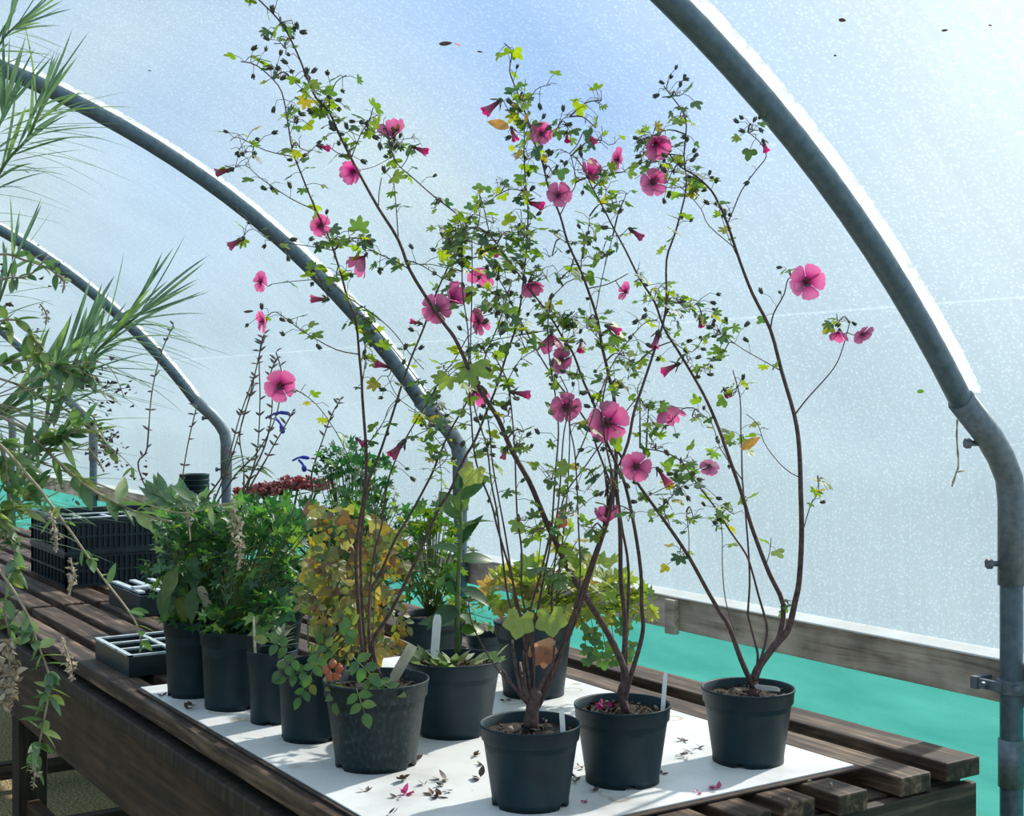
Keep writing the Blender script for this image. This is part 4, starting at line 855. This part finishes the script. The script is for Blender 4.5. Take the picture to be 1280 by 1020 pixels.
for pts in [[(255,660),(262,640),(290,570),(312,495),(325,440),(330,418)],[(250,650),(280,590),(300,520),(318,470)],[(300,640),(312,600),(322,560),(325,500),(324,450),(327,425)],[(300,640),(335,570),(352,540),(366,515)],[(255,670),(290,600),(322,565),(345,520),(352,470),(345,440)],[(225,660),(228,600),(236,550),(246,508)],[(178,600),(184,560),(190,490),(202,440),(217,406)],[(380,640),(390,590),(405,545),(414,520),(425,500)],[(290,650),(330,560),(340,510),(338,470),(345,450)],[(300,650),(305,590),(300,540),(318,480)]]:
    w=MB(); a=MB(); f=3.3+U(-.08,.1); pp=[base]+[P(x,y,f) for x,y in pts]; sm=smooth(pp,6); w.tube(sm,[.0022]*(len(sm)//2)+[.0016]*(len(sm)-len(sm)//2),5)
    for i in range(len(sm)//3,len(sm),2):
        q=sm[i]
        for sg in (-1,1):
            if R()<.75: blade(a,q,camdir(sg*U(.4,1),U(.2,1.2),U(-.8,.8)),UP*.8+TOCAM,U(.012,.024),.0065,.35,4)
    so_=w.obj('stem',M['twig'],tV); sub(so_,a.mesh('calyces',M['purple']),'calyces')
for k in range(10):
    q=P(U(295,325),U(570,590),3.3); blade(lv,q,camdir(U(-1,1),.1,.2),UP,.07,.018,.55)
for k in range(60):
    q=P(U(195,260),U(620,670),3.3+U(-.05,.05)); blade(lv,q,camdir(U(-1,.4),U(-.1,.9),U(-.4,.4)),camdir(0,.7,.7),U(.05,.08),.022,.2)
lv.obj('foliage',M['oval'],tV)
for (x,y,s) in [(350,525,1.3),(378,578,.9)]:
    fb=MB(); q=P(x,y,3.28); fb.tube(smooth([P(x-14*s,y-2,3.28),P(x-3,y-7*s,3.28),P(x+10*s,y-6*s,3.28)],4),[.0025]*5+[.0045]*3+[.002],6); fb.tube(smooth([P(x-5*s,y-3,3.28),P(x+1,y+4*s,3.27),P(x+3*s,y+13*s,3.27)],4),[.003]*5+[.006]*3+[.003],6); fb.obj('flower',M['blue'],tV)
# small pot between, stack of nested pots behind
tag(link('small_pot',pot_mesh(.05,.09,M['pot'])),'small black pot tucked between the two large pots','pot').location=W((607-640)/F*3.3,3.3,BT)
nest=pot_mesh(.062,.115,M['blackp'],'nested_pot',32)
for k in range(13):
    o=link('nested_pot',nest); o.location=W((243-640)/F*5.5,5.5,.796); tag(o,'dark plastic pot in the tall nested stack behind the wiry salvia','pot','nested pot stack behind the salvia')
    if k: o.location.z=.796+.0215*k

# ---------------------------------------------------------------- plant labels
def stake(p0,p1,w,mat,label,bent=None):
    t=MB(); ax=(p1-p0).normalized(); sd=TOCAM.cross(ax).normalized()*w/2; th=TOCAM*.0006
    pts=[(p0,.35),(p0.lerp(p1,.12),1),(p0.lerp(p1,.85),1),(p0.lerp(p1,.96),.8),(p1,.4)]
    if bent is not None: pts=[(p0,.35),(p0.lerp(p1,.12),1),(p1,1),(p1+bent,.9)]
    vs_=[]
    for q,k in pts: vs_+=[q+sd*k+th,q-sd*k+th,q-sd*k-th,q+sd*k-th]
    fs_=[(0,3,2,1)]
    for i in range(len(pts)-1):
        o=i*4; fs_+=[(o+j,o+(j+1)%4,o+4+(j+1)%4,o+4+j) for j in range(4)]
    o=(len(pts)-1)*4; fs_+=[(o,o+1,o+2,o+3)]
    t.add(vs_,fs_); return tag(t.obj('plant_label',M[mat],None,False),label,'plant label','plant labels in the pots')
stake(P(704,918,2.17),P(702,889,2.17),.0085,'label','white label standing in the pot nearest the camera')
stake(P(828,893,2.34),P(832,840,2.35),.0078,'label','slim white label at the right rim of the third front pot')
stake(P(490,852,2.46),P(516,806,2.44),.019,'tanlabel','yellowed bent label leaning in the dusty pot',bent=P(503,801,2.46)-P(516,806,2.44))
stake(P(543,822,2.66),P(547,768,2.66),.017,'label','broad white label with rounded top in the large pot behind')
stake(P(943,858,2.47),P(975,862,2.40),.009,'label','white label lying on the soil of the rightmost pot')
stake(P(322,892,2.77),P(317,770,2.77),.005,'tanlabel','thin pale cane standing against the narrow pot')
stake(P(267,775,2.98),P(250,733,2.96),.02,'tanlabel','dull tan label hanging in the bush at far left')

# ---------------------------------------------------------------- trays and crates
t=thing('seed_tray',(-3.38,1.1,.796),'black six-cell seed tray with pale dusty rim, left of the white board','tray')
X0,X1,Y0,Y1=-3.53,-3.235,.985,1.225; ZB,ZT=.796,.850
a=MB()
nx,ny=3,2
for i in range(nx+1):
    x=X0+(X1-X0-.012)*i/nx; a.box((x,Y0,ZT-.005),(x+.012,Y1,ZT))
for j in range(ny+1):
    y=Y0+(Y1-Y0-.012)*j/ny; a.box((X0,y,ZT-.0048),(X1,y+.012,ZT+.0002))
a.obj('rim_grid',M['traytop'],t,False)
cw=(X1-X0-.012)/nx; ch=(Y1-Y0-.012)/ny
for i in range(nx):
    for j in range(ny):
        b=MB(); x=X0+.012+cw*i; y=Y0+.012+ch*j; w_=cw-.012; h_=ch-.012
        o=.006; zz=ZB+.001
        vs_=[(x,y,ZT-.005),(x+w_,y,ZT-.005),(x+w_,y+h_,ZT-.005),(x,y+h_,ZT-.005),(x+o,y+o,zz),(x+w_-o,y+o,zz),(x+w_-o,y+h_-o,zz),(x+o,y+h_-o,zz)]
        b.add(vs_,[(0,1,5,4),(1,2,6,5),(2,3,7,6),(3,0,4,7),(4,5,6,7)]); b.obj('cell',M['blackp'],t,False)
a=MB(); a.box((X0+.002,Y0+.002,ZB),(X0+.004,Y1-.002,ZT-.005)); a.box((X1-.004,Y0+.002,ZB),(X1-.002,Y1-.002,ZT-.005)); a.box((X0+.0041,Y0+.002,ZB),(X1-.0041,Y0+.004,ZT-.005)); a.box((X0+.0041,Y1-.004,ZB),(X1-.0041,Y1-.002,ZT-.005))
a.obj('skirt',M['blackp'],t,False)
def crate(x0,x1,y0,y1,z0,z1,label,ribs=(10,26),grid=False):
    t=thing('plastic_crate',((x0+x1)/2,(y0+y1)/2,z0),label,'crate','stacked black plastic crates')
    a=MB(); th=.012
    for z in (z1,): 
        a.box((x0,y0,z-.016),(x1,y0+th*1.6,z)); a.box((x0,y1-th*1.6,z-.016),(x1,y1,z)); a.box((x0,y0+th*1.6,z-.016),(x0+th*1.6,y1-th*1.6,z)); a.box((x1-th*1.6,y0+th*1.6,z-.016),(x1,y1-th*1.6,z))
    a.obj('rim',M['blackp'],t,False,.002)
    inset=.008
    for side in range(4):
        b=MB(); n=ribs[0] if side in (0,1) else ribs[1]
        zz0,zz1=z0,z1-.0165
        if side==0: A_,B_=Vector((x0+inset,y0+inset,0)),Vector((x1-inset,y0+inset,0))
        elif side==1: A_,B_=Vector((x0+inset,y1-inset,0)),Vector((x1-inset,y1-inset,0))
        elif side==2: A_,B_=Vector((x1-inset,y0+inset,0)),Vector((x1-inset,y1-inset,0))
        else: A_,B_=Vector((x0+inset,y0+inset,0)),Vector((x0+inset,y1-inset,0))
        for k in range(n+1):
            q=A_.lerp(B_,k/n); b.box((q.x-.0035,q.y-.0035,zz0),(q.x+.0035,q.y+.0035,zz1))
        for z in (zz0+.004,(zz0+zz1)/2,zz1-.004): 
            b.box((min(A_.x,B_.x)-.004,min(A_.y,B_.y)-.004,z-.004),(max(A_.x,B_.x)+.004,max(A_.y,B_.y)+.004,z+.004))
        o=-.006; d_=Vector((0,0,0))
        if side==0: b.box((x0+inset,y0+inset+.005,zz0),(x1-inset,y0+inset+.008,zz1))
        if side==1: b.box((x0+inset,y1-inset-.008,zz0),(x1-inset,y1-inset-.005,zz1))
        if side==2: b.box((x1-inset-.008,y0+inset,zz0),(x1-inset-.005,y1-inset,zz1))
        if side==3: b.box((x0+inset+.005,y0+inset,zz0),(x0+inset+.008,y1-inset,zz1))
        b.obj('ribbed_side',M['blackp'],t,False)
    b=MB()
    for k in range(9): b.box((x0+.02,y0+.02+(y1-y0-.05)*k/8,z0+.002),(x1-.02,y0+.03+(y1-y0-.05)*k/8,z0+.008))
    for k in range(7): b.box((x0+.02+(x1-x0-.05)*k/6,y0+.02,z0+.0081),(x0+.03+(x1-x0-.05)*k/6,y1-.02,z0+.012))
    b.obj('slotted_base',M['blackp'],t,False)
    return t
crate(-5.42,-4.90,1.26,1.79,.796,.925,'lower black ribbed plastic crate of the stack at left')
crate(-5.42,-4.90,1.26,1.79,.9255,1.045,'upper black plastic crate stacked on the first, left of the bushes')
t=thing('grid_tray',(-5.15,1.45,.96),'shallow grey tray with a cross grid lying in the upper crate','tray')
a=MB()
for k in range(4): a.box((-5.36,1.30+.105*k,1.012),(-4.96,1.318+.105*k,1.020))
for k in range(3): a.box((-5.36+.19*k,1.30,1.0202),(-5.34+.19*k,1.633,1.026))
for x,y in ((-5.355,1.305),(-4.975,1.305),(-5.355,1.62),(-4.975,1.62)): a.box((x,y,.938),(x+.012,y+.012,1.012))
a.obj('grid',M['traytop'],t,False,.001)
t=thing('open_tray',G(172,752,.796),'black open tray topped with pale grey plastic clips behind the bushes','tray')
a=MB(); c=G(178,760,.796); x,y,z=c
a.box((x-.17,y-.06,.796),(x+.17,y+.20,.802)); a.box((x-.17,y-.06,.802),(x-.165,y+.20,.86)); a.box((x+.165,y-.06,.802),(x+.17,y+.20,.86)); a.box((x-.165,y-.06,.802),(x+.165,y-.055,.86)); a.box((x-.165,y+.195,.802),(x+.165,y+.20,.86))
a.obj('tray_body',M['blackp'],t,False,.001)
for k in range(4):
    b=MB(); yy=y-.05+.06*k; b.box((x-.175,yy,.861),(x+.12,yy+.022,.868)); b.box((x-.06,yy+.006,.85),(x-.02,yy+.014,.861)); b.box((x+.04,yy+.0,.869),(x+.07,yy+.05,.876)); b.obj('clip',M['greyp'],t,False,.001)

# ---------------------------------------------------------------- foreground shrubs at the left
def to_world(pts,f): return [P(x,y,f) for x,y in pts]
fO=1.95; pb=W((-190-640)/F*fO,fO,.0)
t=thing('oleander_shrub',pb,'tall narrow-leaved shrub reaching in at the upper left','shrub')
o=link('pot',pot_mesh(.15,.28,M['pot']),t); o.matrix_parent_inverse=Matrix.Identity(4); soil_obj(t,pb,.15,.28,chips=0)
w=MB(); a=MB(); base=pb+Vector((0,0,.25))
def oshoot(pts,f,leaves,L,wid,r=.004,start=.35,blur=None):
    pp=smooth([base]+to_world(pts,f),6); w.tube(pp,[r*(1-.6*i/len(pp)) for i in range(len(pp))],6)
    m=len(pp); tip=(pp[-1]-pp[-4]).normalized()
    for k in range(leaves):
        u=start+(1-start)*(k/leaves); i=min(m-2,int(u*(m-1))); q=pp[i]; ax=(pp[i+1]-pp[max(0,i-1)]).normalized()
        an=k*2.4; o1=ax.orthogonal().normalized(); o2=ax.cross(o1); ra=o1*math.cos(an)+o2*math.sin(an)
        d=(ra*.9+ax*U(.3,.8)+RIGHT*.7-UP*.15).normalized(); blade(a,q,d,ax+ra*.1+UP*.4,L*U(.7,1.1),wid*U(.8,1.1),U(.02,.25),7,.2,.6)
    for k in range(7):
        blade(a,pp[-1],(tip+rdir(0)*.35).normalized(),rdir(0),L*U(.5,.9),wid*.8,.05,6,.2,.7)
oshoot([(-120,900),(-60,760),(0,670),(20,620),(75,500),(130,430),(172,395)],1.95,80,.165,.0058,.005,.45)
oshoot([(-120,600),(-50,330),(0,215),(35,172),(52,130)],1.9,32,.155,.006,.004,.55)
oshoot([(-100,400),(-50,150),(0,55),(18,35)],1.9,18,.11,.005,.003,.6)
oshoot([(-140,700),(-60,560),(0,520),(60,470),(100,430)],2.05,60,.15,.008,.005,.5)
oshoot([(-140,650),(-80,500),(-20,420),(15,330)],2.1,24,.13,.006,.005,.5)
oshoot([(-120,640),(-60,300),(-10,180),(5,140)],1.95,22,.15,.006,.004,.5)
w.obj('stems',M['greenstem'],t); a.obj('foliage',M['narrow'],t)
fS=2.35; pb=W((-420-640)/F*fS,fS,.0)
t=thing('leafy_shrub',pb,'oval-leaved shrub with hanging dried flower spikes at the left edge','shrub')
o=link('pot',pot_mesh(.15,.28,M['pot']),t); o.matrix_parent_inverse=Matrix.Identity(4); soil_obj(t,pb,.15,.28,chips=0)
w=MB(); a=MB(); dr=MB(); pu=MB(); base=pb+Vector((0,0,.25))
def shoot(pts,f,nl,L=.035,wid=.016,pale=False,pur=0,r=.0024,start=.4,bend=.2,own=base):
    pu=MB(); L*=.85; wid*=.85
    pp=smooth(([own] if own is not None else [])+to_world(pts,f),5); w.tube(pp,[r*(1-.55*i/len(pp)) for i in range(len(pp))],6); m=len(pp)
    for k in range(nl):
        u=start+(1-start)*R(); i=min(m-2,int(u*(m-1))); q=pp[i]; ax=(pp[i+1]-pp[max(0,i-1)]).normalized()
        d=(rdir(.1)+ax*.7).normalized(); blade(a,q,d,UP+rdir(0)*.7,L*U(.6,1.2),wid*U(.7,1.1),bend*R(),6,.2,.8)
    for k in range(pur):
        q=pp[min(m-1,int((start+(1-start)*R())*m))]+rdir(0)*.02; chip(pu,q,U(.003,.006))
    if pur: pu.obj('purple_calyces',M['purple'],t,False)
def spike(pts,f,rad,n):
    dr=MB()
    pp=smooth(to_world(pts,f),5)
    w.tube(pp,.0012,5); m=len(pp)
    for k in range(n*2):
        u=R(); q=pp[min(m-1,int(u*m))]; rr_=rad*(math.sin(math.pi*min(1,max(.05,u*.85+.12)))); blade(dr,q+rdir(0)*rr_*.6,(rdir(-.4)).normalized(),rdir(0),rr_*.9,rr_*.5,.5,4)
    dr.obj('dried_spike',M['dry'],t)
shoot([(-150,480),(-60,500),(20,530),(65,570),(112,610),(170,640),(215,652)],1.8,26,.05,.020,r=.003,start=.5)
shoot([(-100,520),(-20,540),(40,600),(63,630),(90,667),(127,720),(167,773),(177,805)],1.72,22,.032,.015,start=.45)
shoot([(-160,600),(-60,640),(-10,700),(30,760),(45,800),(62,850),(55,900),(42,965)],1.7,44,.034,.015,start=.5)
shoot([(-160,560),(-60,600),(0,650),(20,700),(5,760),(20,810)],1.72,46,.036,.016,start=.45)
shoot([(-160,400),(-50,340),(0,318),(30,325),(60,335),(80,352)],1.85,12,.028,.014,start=.55,pur=10)
shoot([(-160,420),(-50,380),(0,350),(35,345),(60,320)],1.8,12,.026,.013,start=.55,pur=6)
shoot([(-150,450),(-50,420),(20,400),(60,450),(95,470)],1.85,40,.04,.018,start=.5,pur=14)
shoot([(-150,480),(-50,470),(30,450),(75,460),(120,470)],1.9,30,.042,.018,start=.5,pur=10)
shoot([(-150,520),(-50,560),(10,580),(50,560),(85,545),(105,530)],1.8,34,.05,.02,start=.5,pur=10)
shoot([(-150,540),(-50,620),(10,640),(50,600)],1.8,36,.045,.018,start=.45,pur=8)
shoot([(-150,500),(-60,520),(0,560),(10,600),(20,640)],1.75,44,.045,.018,start=.45)
shoot([(-150,480),(-20,470),(60,500),(120,540),(140,570)],1.9,18,.04,.016,start=.5,pur=16)
for k in range(9):   # thin seeded twigs
    x=U(60,150); y=U(430,600); shoot([(-20,500),(x-50,y),(x,y+U(-10,20)),(x+U(20,50),y+U(10,40))],1.85,3,.02,.008,r=.001,start=.7,pur=12,own=None)
spike([(8,800),(12,830),(8,865),(12,885)],1.68,.016,90)
spike([(88,700),(92,720),(85,745)],1.7,.008,30); spike([(78,800),(88,830),(90,850)],1.68,.009,40); spike([(45,930),(44,960),(42,985)],1.7,.008,26)
spike([(62,640),(70,665),(70,690)],1.7,.008,30); spike([(232,630),(236,655),(238,676)],1.9,.006,18); spike([(290,625),(294,650),(300,685),(297,712)],1.9,.010,80)
shoot([(0,560),(110,600),(215,640),(270,632),(290,628)],1.85,6,.03,.01,r=.0014,start=.6,own=None)
spike([(72,340),(80,352),(78,366)],1.85,.006,16); spike([(50,380),(58,392),(57,405)],1.85,.006,16); spike([(110,560),(122,575),(130,590)],1.85,.005,16)
w.obj('stems',M['palestem'],t); a.obj('foliage',M['oval'],t)

# ---------------------------------------------------------------- small fallen bits
def bit(px,py,s,mat,name,label,cat,z=BT,group=None,n=3):
    a=MB(); c=G(px,py,z)
    for k in range(n):
        d=Vector((U(-1,1),U(-1,1),U(-.05,.35))).normalized(); blade(a,c+Vector((U(-.4,.4)*s,U(-.4,.4)*s,.0015)),d,UP+rdir(0)*.4,s*U(.9,1.6),s*.75,-.2,4)
    return tag(a.obj(name,M[mat],None,False),label,cat,group)
dl='dry brown flower remnant dropped on the white board'
for (x,y,s) in [(459,990,.010),(502,975,.018),(528,982,.010),(556,975,.018),(594,972,.018),(519,951,.013),(591,946,.012),(602,957,.010),(494,998,.010),(540,994,.012),(547,998,.010),(553,983,.010),(560,990,.009),(548,996,.014),(487,1018,.010),(205,871,.012),(240,882,.012),(262,884,.013),(235,887,.014),(272,886,.010),(856,926,.012),(862,941,.012),(849,944,.008),(875,935,.012),(856,948,.009),(826,968,.009),(721,972,.012),(727,960,.010),(719,978,.010),(746,990,.012),(500,955,.012),(520,880,.012),(633,876,.012),(660,872,.010)]:
    bit(x,y,s,'brownleaf','dry_flower_remnant',dl,'debris',group='dry flower remnants on the white board')
bit(509,993,.014,'pinkfall','fallen_petal','crumpled magenta petals among the brown remnants left of the nearest pot','petal',n=6)
bit(729,1003,.009,'pinkfall','fallen_petal','small pink petal curl just right of the nearest pot','petal')
bit(895,986,.012,'pinkfall','fallen_petal','bright pink fallen flower on the front edge of the board','petal',n=6)
bit(872,992,.008,'pinkfall','fallen_petal','dull pink scrap beside the bright fallen flower','petal')
for (x,y,lab) in [(1012,975+5,'pale snail-like crumb on the third slat'),(963,999,'pale crumb on the slat nearest the front right'),(1040,984,'pale speck on the slat by the board corner'),(985,1002,'second pale speck on the front right slat')]:
    a=MB(); c=G(x,y,.7955); chip(a,c+UP*.003,.006); chip(a,c+UP*.003,.005); tag(a.obj('crumb',M['palestem'],None,False),lab,'debris')
# scraps stuck on the film
def stuck(px,py,w_,h_,mat,lab,name='stuck_leaf'):
    # find the film along the view ray
    for i in range(4000):
        f=1.2+i*.003; p=P(px,py,f); 
        r=math.hypot(p.y-YC,p.z-ZC) if p.z>1.4 else None
        if (r and r>RR+.018) or (p.z<=1.4 and p.y>YW+.02): break
    a=MB(); nn=Vector((0,-(p.y-YC),-(p.z-ZC))).normalized(); s=f/F
    L=w_*s; blade(a,p-RIGHT*L/2,camdir(1,U(-.4,.1),0),nn,L,h_*s,.03,5,.05,.7); tag(a.obj(name,M[mat],None,False),lab,'leaf')
stuck(557,55,18,10,'brownleaf','dark oval leaf stuck on the film above the mallows')
stuck(572,54,9,4,'salmon','tiny reddish scrap on the film beside the dark oval leaf')
stuck(600,64,8,4,'brownleaf','small dark sliver on the film above the top stem')
stuck(1053,24,10,8,'brownleaf','dark scrap on the film upper right, right of the near hoop')
stuck(1181,38,9,5,'brownleaf','dark sliver on the film near the top right corner')
stuck(1238,31,5,3,'brownleaf','tiny speck on the film closest to the top right corner')
stuck(1044,69,4,4,'brownleaf','tiny round speck on the film below the upper right scrap')
stuck(1151,488,9,10,'roseleaf','small green leaf scrap on the film left of the sleeve')
stuck(311,390,14,6,'brownleaf','dry leaf sliver on the film between the left side flowers')
stuck(187,88,5,3,'brownleaf','tiny speck on the film at upper left')
stuck(34,214,6,4,'brownleaf','dark speck on the film by the narrow leaves')
# dried tendril hanging from the near hoop
a=MB(); pp=smooth([onX(1197,524,-1.72),onX(1196,545,-1.72),onX(1198,580,-1.72),onX(1195,592,-1.72),onX(1190,608,-1.72)],5); a.tube(pp,[.0022*U(.6,1.3) for _ in pp],5); a.tube([onX(1197,590,-1.72),onX(1206,588,-1.72)],.0016,5)
tag(a.obj('dried_tendril',M['palestem']),'dried brown tendril hanging from the near hoop sleeve','tendril')
